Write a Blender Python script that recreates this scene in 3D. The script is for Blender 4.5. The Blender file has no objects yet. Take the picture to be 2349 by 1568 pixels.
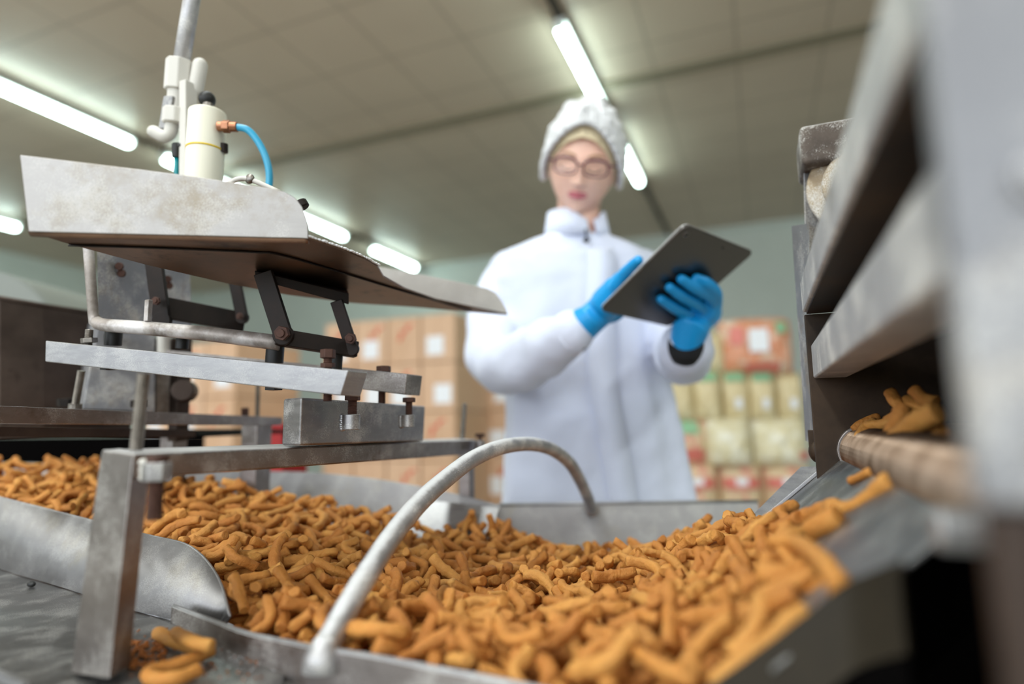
import bpy, math, random
import numpy as np
from mathutils import Vector, Matrix, noise
random.seed(7); RNG = np.random.default_rng(7)
sc = bpy.context.scene
COL = sc.collection

# ------------------------------------------------------------------ camera
FPX = 1400.; CX, CY = 1174.5, 784.; CH = 0.98
YAW, PITCH, ROLL = math.radians(21.9), math.radians(7.57), math.radians(0.95)
_fh = np.array([-math.sin(YAW), math.cos(YAW), 0]); _r0 = np.array([math.cos(YAW), math.sin(YAW), 0]); _u0 = np.array([0, 0, 1.])
FWD = _fh*math.cos(PITCH) + _u0*math.sin(PITCH)
_u1 = -_fh*math.sin(PITCH) + _u0*math.cos(PITCH)
RGT = _r0*math.cos(ROLL) - _u1*math.sin(ROLL); UPV = _u1*math.cos(ROLL) + _r0*math.sin(ROLL)
CAM = np.array([0, 0, CH])
def P(x, y, z):
    return Vector(CAM + z*(FWD + (x-CX)/FPX*RGT - (y-CY)/FPX*UPV))
def PH(x, y, h):
    d = FWD + (x-CX)/FPX*RGT - (y-CY)/FPX*UPV
    return Vector(CAM + d*((h-CH)/d[2]))
def PR(p):
    q = np.array(p) - CAM; z = q@FWD
    return CX+FPX*(q@RGT)/z, CY-FPX*(q@UPV)/z, z
cd = bpy.data.cameras.new('camera'); cam = bpy.data.objects.new('camera', cd); COL.objects.link(cam)
M4 = Matrix.Identity(4)
for i in range(3):
    M4[i][0] = RGT[i]; M4[i][1] = UPV[i]; M4[i][2] = -FWD[i]; M4[i][3] = CAM[i]
cam.matrix_world = M4
cd.sensor_width = 36; cd.lens = FPX*36/2349
cd.clip_start = 0.02
cd.dof.use_dof = True; cd.dof.focus_distance = 0.68; cd.dof.aperture_fstop = 1.5
sc.camera = cam

# ------------------------------------------------------------------ helpers
V = Vector
class MB:
    def __init__(s): s.v = []; s.f = []
    def add(s, vs, fs):
        n = len(s.v); s.v += [V(p) for p in vs]; s.f += [tuple(n+i for i in f) for f in fs]; return s
    def hexa(s, b, t):          # 4 bottom, 4 top (same winding, ccw from above)
        return s.add(list(b)+list(t), [(3,2,1,0),(4,5,6,7),(0,1,5,4),(1,2,6,5),(2,3,7,6),(3,0,4,7)])
    def box(s, c, d, ax=None):
        c = V(c); X, Y, Z = ax or (V((1,0,0)), V((0,1,0)), V((0,0,1)))
        X = X*d[0]/2; Y = Y*d[1]/2; Z = Z*d[2]/2
        return s.hexa([c-X-Y-Z, c+X-Y-Z, c+X+Y-Z, c-X+Y-Z], [c-X-Y+Z, c+X-Y+Z, c+X+Y+Z, c-X+Y+Z])
    def beam(s, a, b, w, h, up=(0,0,1)):
        a = V(a); b = V(b); d = (b-a); L = d.length; d = d/L
        sd = d.cross(V(up)).normalized(); u = sd.cross(d).normalized()
        return s.box((a+b)/2, (L, w, h), (d, -sd, u))
    def tube(s, pts, r, seg=16, cap=True, flat=1.0):
        pts = [V(p) for p in pts]; n = len(pts)
        rr = r if hasattr(r, '__len__') else [r]*n
        t = [(pts[min(i+1,n-1)]-pts[max(i-1,0)]).normalized() for i in range(n)]
        u = t[0].orthogonal().normalized(); vs = []
        for i in range(n):
            u = (u - t[i]*u.dot(t[i])).normalized(); w = t[i].cross(u)
            for k in range(seg):
                a = 2*math.pi*k/seg
                vs.append(pts[i]+(u*math.cos(a)+w*math.sin(a)*flat)*rr[i])
        fs = [(i*seg+k, i*seg+(k+1)%seg, (i+1)*seg+(k+1)%seg, (i+1)*seg+k) for i in range(n-1) for k in range(seg)]
        if cap: fs += [tuple(reversed(range(seg))), tuple((n-1)*seg+k for k in range(seg))]
        return s.add(vs, fs)
    def cyl(s, a, b, r, seg=24, r2=None):
        return s.tube([a, b], [r, r if r2 is None else r2], seg)
    def blob(s, pts, r, seg=14):   # tube with rounded ends
        pts = [V(p) for p in pts]; n = len(pts); rr = list(r) if hasattr(r, '__len__') else [r]*n
        d0 = (pts[0]-pts[1]).normalized(); d1 = (pts[-1]-pts[-2]).normalized()
        A = []; RA = []; B = []; RB = []
        for a in (88, 65, 40, 18):
            c, q = math.cos(math.radians(a)), math.sin(math.radians(a))
            A.append(pts[0]+d0*rr[0]*q); RA.append(rr[0]*c)
            B.insert(0, pts[-1]+d1*rr[-1]*q); RB.insert(0, rr[-1]*c)
        return s.tube(A+pts+B, RA+rr+RB, seg)
    def ell(s, c, r, rot=None, nu=24, nv=16):
        vs = []; c = V(c)
        for j in range(nv+1):
            ph = math.pi*j/nv
            for i in range(nu):
                th = 2*math.pi*i/nu
                p = V((r[0]*math.sin(ph)*math.cos(th), r[1]*math.sin(ph)*math.sin(th), r[2]*math.cos(ph)))
                vs.append(c+(rot@p if rot else p))
        fs = [(j*nu+i, (j+1)*nu+i, (j+1)*nu+(i+1)%nu, j*nu+(i+1)%nu) for j in range(nv) for i in range(nu)]
        return s.add(vs, fs)
    def strip(s, A, B, th, n=None):   # ruled sheet between two curves, with thickness th along normal
        A = [V(p) for p in A]; B = [V(p) for p in B]; k = len(A)
        nr = []
        for i in range(k):
            t = A[min(i+1,k-1)]-A[max(i-1,0)]
            m = t.cross(B[i]-A[i])
            if m.length < 1e-9: m = nr[-1] if nr else V((0,0,1))
            nr.append(m.normalized())
        o = [nr[i]*th for i in range(k)]
        vs = A+B+[A[i]+o[i] for i in range(k)]+[B[i]+o[i] for i in range(k)]
        fs = []
        for i in range(k-1):
            fs += [(i,i+1,k+i+1,k+i), (2*k+i,3*k+i,3*k+i+1,2*k+i+1), (i,2*k+i,2*k+i+1,i+1), (k+i,k+i+1,3*k+i+1,3*k+i)]
        fs += [(0,k,3*k,2*k), (k-1,2*k+k-1,3*k+k-1,k+k-1)]
        return s.add(vs, fs)
    def poly(s, pts, off):          # planar polygon extruded by vector off
        pts = [V(p) for p in pts]; n = len(pts); off = V(off)
        return s.add(pts+[p+off for p in pts], [tuple(range(n)), tuple(reversed(range(n, 2*n)))]+[(i, (i+1)%n, n+(i+1)%n, n+i)[::-1] for i in range(n)])
    def screw(s, a, b, r, pitch=0.0016, seg=14):
        a = V(a); b = V(b); L = (b-a).length; n = max(4, int(L/pitch*2)); pts = []; rr = []
        for i in range(n+1):
            pts.append(a.lerp(b, i/n)); rr.append(r if i % 2 else r*.86)
        return s.tube(pts, rr, seg)
    def hexn(s, a, b, r): return s.tube([a, b], r, 6)
    def build(s, name, mat, parent=None, smooth=False, bevel=0, fix=True):
        o0 = V(parent.matrix_world.translation) if parent and parent.parent is None else (V(ROOTLOC.get(parent.name, (0,0,0))) if parent else V((0,0,0)))
        if parent: o0 = V(ROOTLOC.get(parent.name, (0,0,0)))
        me = bpy.data.meshes.new(name); me.from_pydata([p-o0 for p in s.v], [], s.f); me.validate(); me.update()
        if fix:
            import bmesh
            bm = bmesh.new(); bm.from_mesh(me); bmesh.ops.recalc_face_normals(bm, faces=bm.faces); bm.to_mesh(me); bm.free()
        o = bpy.data.objects.new(name, me); COL.objects.link(o)
        if mat: me.materials.append(mat)
        if parent: o.parent = parent; ROOTLOC[o.name] = tuple(o0)
        if smooth:
            for p in me.polygons: p.use_smooth = True
        if bevel:
            m = o.modifiers.new('bevel', 'BEVEL'); m.width = bevel; m.segments = 3; m.limit_method = 'ANGLE'; m.angle_limit = math.radians(40)
            for p in me.polygons: p.use_smooth = True
            w = o.modifiers.new('wn', 'WEIGHTED_NORMAL'); w.keep_sharp = True
        return o
ROOTLOC = {}
def tag(o, label=None, cat=None, group=None, kind=None):
    if label: o['label'] = label
    if cat: o['category'] = cat
    if group: o['group'] = group
    if kind: o['kind'] = kind
    return o
def thing(name, loc, label, cat, group=None):
    o = bpy.data.objects.new(name, None); COL.objects.link(o); o.location = loc; o.empty_display_size = .02
    ROOTLOC[o.name] = tuple(V(loc)); return tag(o, label, cat, group)
def struct(o): o['kind'] = 'structure'; return o
def copy_tree(o, parent=None):
    c = o.copy(); COL.objects.link(c); c.parent = parent
    for ch in [x for x in KIDS.get(o.name, [])]: copy_tree(ch, c)
    return c
KIDS = {}
def kid(par, o): KIDS.setdefault(par.name, []).append(o); return o
def smoothpath(pts, n=8):
    pts = [V(p) for p in pts]; out = []
    q = [2*pts[0]-pts[1]]+pts+[2*pts[-1]-pts[-2]]
    for i in range(1, len(q)-2):
        for k in range(n):
            t = k/n; a, b, c, d = q[i-1], q[i], q[i+1], q[i+2]
            out.append(.5*((2*b)+(c-a)*t+(2*a-5*b+4*c-d)*t*t+(3*b-a-3*c+d)*t**3))
    out.append(pts[-1]); return out
def interp(vals, n=8):
    out = []
    for i in range(len(vals)-1):
        for k in range(n):
            t = k/n; t = t*t*(3-2*t); out.append(vals[i]*(1-t)+vals[i+1]*t)
    return out+[vals[-1]]

# ------------------------------------------------------------------ materials
def lin(c):
    if isinstance(c, str): c = [int(c[i:i+2], 16)/255 for i in (0, 2, 4)]
    return tuple((x/12.92 if x <= .04045 else ((x+.055)/1.055)**2.4) for x in c)+(1,)
class Mat:
    def __init__(s, name):
        s.m = bpy.data.materials.new(name); s.m.use_nodes = True; s.nt = s.m.node_tree; s.b = s.nt.nodes['Principled BSDF']
    def n(s, t, **k):
        x = s.nt.nodes.new(t)
        for a, v in k.items():
            if a in x.inputs: x.inputs[a].default_value = v
            else: setattr(x, a, v)
        return x
    def l(s, a, b): s.nt.links.new(a, b)
    def coord(s, kind='Object', scale=(1,1,1)):
        t = s.n('ShaderNodeTexCoord'); m = s.n('ShaderNodeMapping'); s.l(t.outputs[kind], m.inputs['Vector']); m.inputs['Scale'].default_value = scale
        return m.outputs['Vector']
    def noise(s, vec, scale, detail=4, rough=.6):
        x = s.n('ShaderNodeTexNoise'); x.inputs['Scale'].default_value = scale; x.inputs['Detail'].default_value = detail; x.inputs['Roughness'].default_value = rough
        if vec: s.l(vec, x.inputs['Vector'])
        return x.outputs['Fac']
    def ramp(s, fac, stops):
        r = s.n('ShaderNodeValToRGB'); e = r.color_ramp.elements
        while len(e) < len(stops): e.new(.5)
        for q, (p, c) in zip(e, stops): q.position = p; q.color = lin(c) if not isinstance(c, (int, float)) else (c, c, c, 1)
        s.l(fac, r.inputs['Fac']); return r.outputs['Color']
    def mix(s, fac, a, b):
        m = s.n('ShaderNodeMix', data_type='RGBA')
        for sock, v in ((m.inputs[0], fac), (m.inputs[6], a), (m.inputs[7], b)):
            if isinstance(v, bpy.types.NodeSocket): s.l(v, sock)
            elif isinstance(v, str): sock.default_value = lin(v)
            else: sock.default_value = v
        return m.outputs[2]
    def bump(s, h, strength=.3, dist=.001):
        b = s.n('ShaderNodeBump'); b.inputs['Strength'].default_value = strength; b.inputs['Distance'].default_value = dist
        s.l(h, b.inputs['Height']); s.l(b.outputs['Normal'], s.b.inputs['Normal'])
    def set(s, **k):
        for a, v in k.items():
            a = a.replace('_', ' ')
            if isinstance(v, bpy.types.NodeSocket): s.l(v, s.b.inputs[a])
            elif isinstance(v, str): s.b.inputs[a].default_value = lin(v)
            else: s.b.inputs[a].default_value = v
        return s
def simple(name, col, rough=.6, metal=0, **k):
    m = Mat(name); m.set(Base_Color=col, Roughness=rough, Metallic=metal, **k)
    return m.m
def steel(name, c1, c2, rough=.32, scale=30, stretch=(1,1,1), dirt=None, dirtpos=.62, metal=1.0, rvar=.15, bump=.15, powder=None, dust=None):
    m = Mat(name); v = m.coord('Object', stretch); n1 = m.noise(v, scale, 5, .65)
    base = m.ramp(n1, [(.3, c1), (.7, c2)])
    v2 = m.coord('Object'); met = metal
    if dirt:
        n2 = m.noise(v2, 14, 6, .7); f = m.ramp(n2, [(dirtpos, 0.), (dirtpos+.18, 1.)]); base = m.mix(f, base, dirt)
    if powder:     # fine flour dust settled on upward faces in speckles
        n3 = m.noise(v2, 900, 2, .7); n4 = m.noise(v2, 25, 3, .6)
        mm = m.n('ShaderNodeMath', operation='MULTIPLY'); m.l(n3, mm.inputs[0]); m.l(n4, mm.inputs[1])
        f = m.ramp(mm.outputs[0], [(.26, 0.), (.34, 1.)])
        m2 = m.n('ShaderNodeMath', operation='MULTIPLY'); m.l(f, m2.inputs[0]); m2.inputs[1].default_value = powder
        base = m.mix(m2.outputs[0], base, 'd9d6d2')
        inv = m.n('ShaderNodeMath', operation='MULTIPLY_ADD'); m.l(m2.outputs[0], inv.inputs[0]); inv.inputs[1].default_value = -metal; inv.inputs[2].default_value = metal
        met = inv.outputs[0]
    if dust:       # flour lying on faces that look up
        g = m.n('ShaderNodeNewGeometry'); sx = m.n('ShaderNodeSeparateXYZ'); m.l(g.outputs['Normal'], sx.inputs[0])
        n5 = m.noise(v2, 60, 4, .7); ad = m.n('ShaderNodeMath', operation='MULTIPLY_ADD'); m.l(n5, ad.inputs[0]); ad.inputs[1].default_value = .5; m.l(sx.outputs[2], ad.inputs[2])
        f = m.ramp(ad.outputs[0], [(.0, 0.), (1., 0.)]); mr = m.n('ShaderNodeMapRange'); m.l(ad.outputs[0], mr.inputs['Value']); mr.inputs['From Min'].default_value = .85; mr.inputs['From Max'].default_value = 1.2; mr.inputs['To Max'].default_value = dust
        base = m.mix(mr.outputs['Result'], base, 'd4d4d6')
        mm_ = m.n('ShaderNodeMath', operation='SUBTRACT'); mm_.use_clamp = True
        if isinstance(met, bpy.types.NodeSocket): m.l(met, mm_.inputs[0])
        else: mm_.inputs[0].default_value = met
        m.l(mr.outputs['Result'], mm_.inputs[1]); met = mm_.outputs[0]
    rr = m.n('ShaderNodeMapRange'); m.l(n1, rr.inputs['Value']); rr.inputs['To Min'].default_value = rough-rvar/2; rr.inputs['To Max'].default_value = rough+rvar
    m.set(Base_Color=base, Metallic=met, Roughness=rr.outputs['Result'])
    m.bump(m.noise(v, scale*6, 3, .6), bump, .0004)
    return m.m
M = {}
M['steel'] = steel('brushed_steel', '8d8a8a', 'a19e9e', .42, 16, (1,1,6), powder=.5, dust=.6, bump=.08)
M['sheet'] = steel('worn_sheet_steel', '989697', 'a7a5a6', .52, 7, (1.5,1.5,5), dirt='a09b93', dirtpos=.55, powder=.25, bump=.05)
M['pan'] = steel('dull_pan_steel', 'a29e9b', 'b2aeac', .5, 9, (1.5,1.5,9), dirt='968c7e', dirtpos=.5, metal=.8, powder=.35, bump=.08)
M['pan_inner'] = steel('floury_pan_inside', 'c4c0bb', 'd2cfcb', .6, 9, metal=.25, powder=.8)
M['pan_under'] = steel('underside_reflection_steel', '5f4a3c', '8a6c58', .42, 10, (1,1,1), dirt='3a2a20', dirtpos=.55, metal=.85)  # brown of the snacks reflected in the underside is painted in
M['bar'] = steel('pale_bar_steel', '959497', 'abaaac', .42, 18, (2,1,10), dirt='a89f88', dirtpos=.64, metal=.85, powder=.25)
M['dark'] = steel('blackened_steel', '120d0b', '2a1f1a', .5, 20, dirt='3d2e22', dirtpos=.66, metal=.5)
M['frame'] = steel('darkened_frame_steel', '7f7774', '9d9592', .38, 9, (1,1,3), dirt='6b5a4e', dirtpos=.58, powder=.4, bump=.08, dust=.8)
M['hopper'] = steel('brown_hopper_steel', '3a302b', '584b44', .45, 8, dirt='2a1f1a', dirtpos=.6, metal=.8)
M['rust'] = steel('rusty_bolt_steel', '3a241d', '5d4036', .6, 60, metal=.4)
M['rod'] = steel('zinc_rod_steel', '77716c', '9a948e', .4, 60)
M['plate'] = steel('grey_machine_plate', '79797d', '919195', .5, 5, dirt='8f806c', dirtpos=.55, metal=.55, powder=.6)
M['channel'] = steel('powdery_channel_steel', '9d9b9c', 'bdbbbc', .5, 20, (1,6,1), dirt='7a7066', dirtpos=.6, metal=.6, powder=.9)
M['inner'] = steel('oily_shaded_inner_steel', '1e1510', '4a3a2c', .55, 12, dirt='6b5836', dirtpos=.62, metal=.5)  # also paints the shade under the upper channel
M['roller'] = steel('grooved_roller_steel', '735f50', 'a08c7c', .33, 40, metal=1, bump=.02)
M['chute'] = steel('scratched_chute_steel', '7c7b7a', '8e8d8d', .36, 9, (1,1,1), dirt='6b655c', dirtpos=.58, powder=.35, bump=.06)
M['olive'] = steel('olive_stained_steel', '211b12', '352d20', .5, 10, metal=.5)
M['whitepipe'] = steel('flour_dusted_tube', 'a5a3a4', 'bcbabd', .45, 60, dirt='7d6f64', dirtpos=.62, metal=.7, powder=.9, bump=.5, dust=1.0)
M['rail'] = steel('white_spattered_rail', '6f665f', 'b5aca6', .5, 30, dirt='d8d4d4', dirtpos=.5, metal=.5)
M['motor'] = steel('floury_motor_casing', '4a403a', '6b6058', .6, 30, metal=.3, powder=1.0, dust=1.0)
M['flange'] = steel('tan_floury_flange', '8d7a62', 'b8a68a', .6, 30, dirt='5b4a3a', dirtpos=.58, metal=.2, powder=.9, dust=.9)
M['white_plastic'] = simple('yellowed_white_plastic', 'e6e2d0', .35)
M['yellow'] = simple('old_yellow_glue', 'd8b83a', .5)
M['white_fit'] = simple('dusty_white_fitting', 'cfcbc4', .6, .1)
M['void'] = simple('shade_black', '040303', 1.0, Specular_IOR_Level=.05)  # near black standing in for deep shade
M['black'] = simple('black_rubber', '0d0c0c', .5)
M['hose'] = simple('blue_air_hose', '2f9dc4', .35, Transmission_Weight=0.0)
M['teal'] = simple('teal_air_hose', '0f8a94', .35)
M['copper'] = steel('brass_fitting', '8a5a40', 'b08066', .35, 40)
M['red'] = simple('red_crate_plastic', 'a81818', .5)
M['drum'] = simple('grey_green_drum', '7c807a', .5)
def cardmat():
    m = Mat('brown_cardboard'); v = m.coord('Object'); n1 = m.noise(v, 6, 3); oi = m.n('ShaderNodeObjectInfo')
    c = m.ramp(n1, [(.3, 'c99f7d'), (.7, 'd6b193')]); 
    c2 = m.mix(oi.outputs['Random'], c, 'd9b496'); m.set(Base_Color=c2, Roughness=.8); return m.m
M['card'] = cardmat()
M['label'] = simple('white_paper', 'eef0f6', .6)
M['redink'] = simple('red_print', 'd0604a', .7)
M['tape'] = simple('brown_tape', 'b08462', .4)
def wallmat():
    m = Mat('pale_green_wall'); v = m.coord('Object'); n1 = m.noise(v, 1.2, 3)
    m.set(Base_Color=m.ramp(n1, [(.3, 'c6cdc6'), (.7, 'ced5ce')]), Roughness=.7); return m.m
M['wall'] = wallmat()
def ceilmat():
    m = Mat('beige_ceiling_panels'); v = m.coord('Object'); n1 = m.noise(v, .8, 3)
    base = m.ramp(n1, [(.3, 'beae9c'), (.7, 'c8b8a5')])
    def lines(axis, period, width):
        sx = m.n('ShaderNodeSeparateXYZ'); m.l(v, sx.inputs[0])
        a = m.n('ShaderNodeMath', operation='MODULO'); add = m.n('ShaderNodeMath', operation='ADD'); m.l(sx.outputs[axis], add.inputs[0]); add.inputs[1].default_value = 60.
        m.l(add.outputs[0], a.inputs[0]); a.inputs[1].default_value = period
        c = m.n('ShaderNodeMath', operation='LESS_THAN'); m.l(a.outputs[0], c.inputs[0]); c.inputs[1].default_value = width
        return c.outputs[0]
    a = lines(0, .6, .02); b = lines(1, .6, .02)
    mx = m.n('ShaderNodeMath', operation='MAXIMUM'); m.l(a, mx.inputs[0]); m.l(b, mx.inputs[1])
    mu = m.n('ShaderNodeMath', operation='MULTIPLY'); m.l(mx.outputs[0], mu.inputs[0]); mu.inputs[1].default_value = .35
    m.set(Base_Color=m.mix(mu.outputs[0], base, '5c5548'), Roughness=.45, Specular_IOR_Level=.4); return m.m
M['ceil'] = ceilmat()
M['seam'] = simple('dark_ceiling_seam', '857c68', .6)
M['floor'] = simple('grey_concrete_floor', 'b5b2aa', .5)
M['conduit'] = simple('dark_grey_trunking', '4a463f', .6)
def emis(name, col, st):
    m = Mat(name); m.set(Base_Color='ffffff', Emission_Color=col, Emission_Strength=st); return m.m
M['tube'] = emis('lit_fluorescent_tube', 'ddfcf6', 19.0)
M['housing'] = simple('white_light_housing', 'd8dcd8', .4)
def snackmat():
    m = Mat('fried_snack'); v = m.coord('Object'); g = m.n('ShaderNodeNewGeometry'); oi = m.n('ShaderNodeObjectInfo')
    n1 = m.noise(v, 160, 5, .7); n2 = m.noise(v, 45, 3, .6)
    base = m.ramp(n2, [(.3, 'b06f30'), (.55, 'c6853f'), (.75, 'd69c50')])
    s = m.n('ShaderNodeMath', operation='ADD'); m.l(g.outputs['Random Per Island'], s.inputs[0]); m.l(oi.outputs['Random'], s.inputs[1])
    fr = m.n('ShaderNodeMath', operation='FRACT'); m.l(s.outputs[0], fr.inputs[0])
    tone = m.ramp(fr.outputs[0], [(0, 'a9662c'), (.5, 'c98840'), (1, 'dda75a')])
    base = m.mix(.45, base, tone)
    sp = m.ramp(n1, [(.64, 0.), (.72, 1.)]); mu = m.n('ShaderNodeMath', operation='MULTIPLY'); m.l(sp, mu.inputs[0]); mu.inputs[1].default_value = .35
    base = m.mix(mu.outputs[0], base, '8a4a1c')
    m.set(Base_Color=base, Roughness=.62, Specular_IOR_Level=.35, Subsurface_Weight=.06, Subsurface_Scale=.01)
    mm = m.n('ShaderNodeMath', operation='MULTIPLY_ADD'); m.l(n2, mm.inputs[0]); mm.inputs[1].default_value = 1.5; m.l(n1, mm.inputs[2])
    m.bump(mm.outputs[0], .9, .0022); return m.m
M['snack'] = snackmat()
M['crumb'] = simple('brown_crumbs', '9a5a24', .8)
def clothmat(name, col, sc_=30, rough=.8, alpha=1, tr=0):
    m = Mat(name); v = m.coord('Object'); n = m.noise(v, sc_, 4)
    m.set(Base_Color=col, Roughness=rough, Alpha=alpha, Sheen_Weight=.1); m.bump(n, .4, .004); return m.m
M['coat'] = clothmat('white_coat_cloth', 'd9dff3', 9)
M['net'] = clothmat('white_hairnet_fabric', 'e4e4e6', 60, .8, .82)
M['glove'] = simple('blue_nitrile_glove', '0698de', .42)
M['cuffblack'] = simple('black_cuff_fabric', '0b0b10', .8)
M['hair'] = clothmat('blond_hair', 'ecd9b4', 80, .5)
m = Mat('skin'); v = m.coord('Object'); n = m.noise(v, 18, 3)
m.set(Base_Color=m.ramp(n, [(.35, 'ebbba8'), (.7, 'f2c8b5')]), Roughness=.5, Subsurface_Weight=.12, Subsurface_Scale=.02); m.b.inputs['Subsurface Radius'].default_value = (1, .35, .2); M['skin'] = m.m
M['lips'] = simple('pink_lips', 'c4526a', .4)
M['frames'] = simple('plum_glasses_frame', '5b2436', .3)
M['lens'] = simple('clear_lens', 'ffffff', .02, Transmission_Weight=1.0, Alpha=.25)
M['lash'] = simple('dark_lashes', '4a3026', .7)
M['brow'] = simple('light_brown_brows', 'b08a62', .7)
M['trousers'] = simple('white_trousers', 'd5d9e4', .8)
M['shoe'] = simple('white_shoe', 'd0d0d0', .5)
m = Mat('tablet_back_aluminium'); m.set(Base_Color='5c5856', Metallic=.9, Roughness=.28); M['tabback'] = m.m
M['tabscreen'] = simple('dark_tablet_glass', '0a0a0c', .08)
M['tabbezel'] = simple('white_tablet_bezel', 'd8d8da', .2)
def bagmat(name, cols, seed):
    m = Mat(name); v = m.coord('Object'); n1 = m.noise(v, 9+seed, 4, .7); n2 = m.noise(v, 40, 3)
    base = m.ramp(n1, [(.25, cols[0]), (.5, cols[1]), (.62, cols[2]), (.75, cols[3])])
    m.set(Base_Color=base, Roughness=.3, Specular_IOR_Level=.6); m.bump(n2, .6, .01); return m.m
M['bag_plain'] = bagmat('clear_bag_of_yellow_snacks', ['cdb98e', 'decda2', 'e8dcb8', 'f0ead8'], 0)
M['bag_white'] = bagmat('glossy_pale_snack_bag', ['d8ca9f', 'e6dcba', 'f2eedc', 'faf8f0'], 2)
M['bag_orange'] = bagmat('orange_printed_snack_bag', ['d8b090', 'e0906c', 'dfc4ac', 'e2d8d0'], 1)
M['bag_red'] = bagmat('red_printed_snack_bag', ['d6c29a', 'e2c8a4', 'e09a88', 'd87a70'], 3)
M['greenprint'] = simple('green_print', '8fc09a', .4)
M['redprint'] = simple('coral_print', 'd8786c', .4)
M['pallet'] = simple('wooden_pallet', '8d6f4d', .8)

# ------------------------------------------------------------------ the hall
RX0, RX1, RY0, RY1, RZ = -10.5, 6.0, -5.0, 9.0, 3.7
struct(MB().box(((RX0+RX1)/2, (RY0+RY1)/2, -.05), (RX1-RX0+.4, RY1-RY0+.4, .1)).build('floor', M['floor']))
struct(MB().box(((RX0+RX1)/2, (RY0+RY1)/2, RZ+.05), (RX1-RX0+.4, RY1-RY0+.4, .1)).build('ceiling', M['ceil']))
struct(MB().box(((RX0+RX1)/2, RY1+.1, RZ/2), (RX1-RX0+.4, .2, RZ)).build('wall_back', M['wall']))
struct(MB().box((RX0-.1, (RY0+RY1)/2, RZ/2), (.2, RY1-RY0, RZ)).build('wall_left', M['wall']))
struct(MB().box((RX1+.1, (RY0+RY1)/2, RZ/2), (.2, RY1-RY0, RZ)).build('wall_right', M['wall']))
# wall behind the camera, with a wide window opening
w = MB(); yb = RY0-.1
w.box(((RX0+RX1)/2, yb, .5), (RX1-RX0, .2, 1.0)); w.box(((RX0+RX1)/2, yb, 3.45), (RX1-RX0, .2, .5))
w.box((-8.75, yb, 2.1), (3.5, .2, 2.2)); w.box((4.75, yb, 2.1), (2.5, .2, 2.2))
struct(w.build('wall_front', M['wall']))
wf = MB()
for x in (-7, -4.4, -1.8, .8, 3.5): wf.box((x, yb, 2.1), (.07, .1, 2.2))
struct(wf.build('window_1', M['housing']))
struct(MB().box(((RX0+RX1)/2, 4.62, RZ-.012), (RX1-RX0, .11, .024)).build('trim_1', M['seam']))
struct(MB().box(((RX0+RX1)/2, RY1-.03, RZ-.03), (RX1-RX0, .06, .06)).build('trim_2', M['wall']))

# ceiling lights: rows run into the room
def make_light():
    r = thing('ceiling_light', (0,0,0), '', 'light')
    h = MB().box((0, 0, -.02), (.09, 1.24, .04)).build('housing', M['housing'], r, bevel=.006)
    t = MB().blob([(0, -.585, -.072), (0, .585, -.072)], .034, 16).build('tube', M['tube'], r, smooth=True)
    e = MB().box((0, -.63, -.055), (.07, .03, .06)).box((0, .63, -.055), (.07, .03, .06)).build('end_cap', M['housing'], r, bevel=.004)
    for o in (h, t, e): kid(r, o)
    return r
proto = make_light(); first = True
rows = {'left': (-5.25, [3.05, 4.62, 6.2, 8.1], ['long fluorescent tube nearest the top left corner of the photo, pale green glow', 'fluorescent tube half hidden behind the white cylinder and the pan', 'small fluorescent tube just past the rounded corner of the tilted pan', 'smallest fluorescent tube, above the tip of the pan beside the white coat']),
        'center': (-1.08, [2.62, 4.25, 5.95], ['fluorescent tube end cut off by the top edge above the worker', 'bright fluorescent tube directly above the white hairnet', 'fluorescent tube beside the right edge of the hairnet']),
        'far': (-8.8, [4.1], ['fluorescent tube at the left edge of the photo, level with the pan'])}
LIGHTS = []
for rn, (x, ys, labs) in rows.items():
    for y, lb in zip(ys, labs):
        o = proto if first else copy_tree(proto); first = False
        o.location = (x, y, RZ-.03); o['label'] = lb; o['group'] = 'ceiling lights in %s row' % rn
        LIGHTS.append(o)
for rn, x, y0, y1, lb in (('left', -5.25, 1.5, 8.95, 'dark cable trunking joining the left row of ceiling tubes'), ('center', -1.08, 1.5, 8.95, 'dark cable trunking joining the tubes above the worker'), ('far', -8.8, 1.5, 8.95, 'dark cable trunking along the farthest left row of tubes')):
    tr_ = MB().box((x, (y0+y1)/2, RZ-.014), (.055, y1-y0, .03))
    for i in range(8): tr_.box((x, y0+.5+i, RZ-.02), (.075, .05, .045))
    tag(tr_.build('cable_trunking', M['conduit'], bevel=.003), lb, 'cable trunking')

# ------------------------------------------------------------------ cardboard box stacks
def make_box(w, d, h):
    r = thing('cardboard_box', (0,0,0), '', 'box')
    o = MB().box((0, 0, h/2), (w, d, h)).build('carton', M['card'], r, bevel=.004); kid(r, o)
    t = MB().box((0, 0, h+.0006), (w*.98, .05, .0016)).build('tape', M['tape'], r); kid(r, t)
    s = MB().box((0, -d/2-.0008, h*.5), (.003, .0016, h*.98)).build('seam_line', M['tape'], r); kid(r, s)
    return r
def add_label(r, x, z, w, h, yf):
    return MB().box((x, yf-.0015, z), (w, .003, h)).build('paper_label', M['label'], r)
def add_mark(r, x, z, s, yf):
    m_ = MB()
    pts = [(-.5,-.5),(-.3,-.1),(-.4,.1),(0,.1),(.1,.4),(.5,.55)]
    m_.strip([V((x+a*s, yf-.001, z+b*s)) for a, b in pts], [V((x+a*s+.22*s, yf-.001, z+b*s-.1*s)) for a, b in pts], .0015)
    return m_.build('printed_mark', M['redink'], r)
BW, BD, BH = .295, .40, .36
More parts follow.
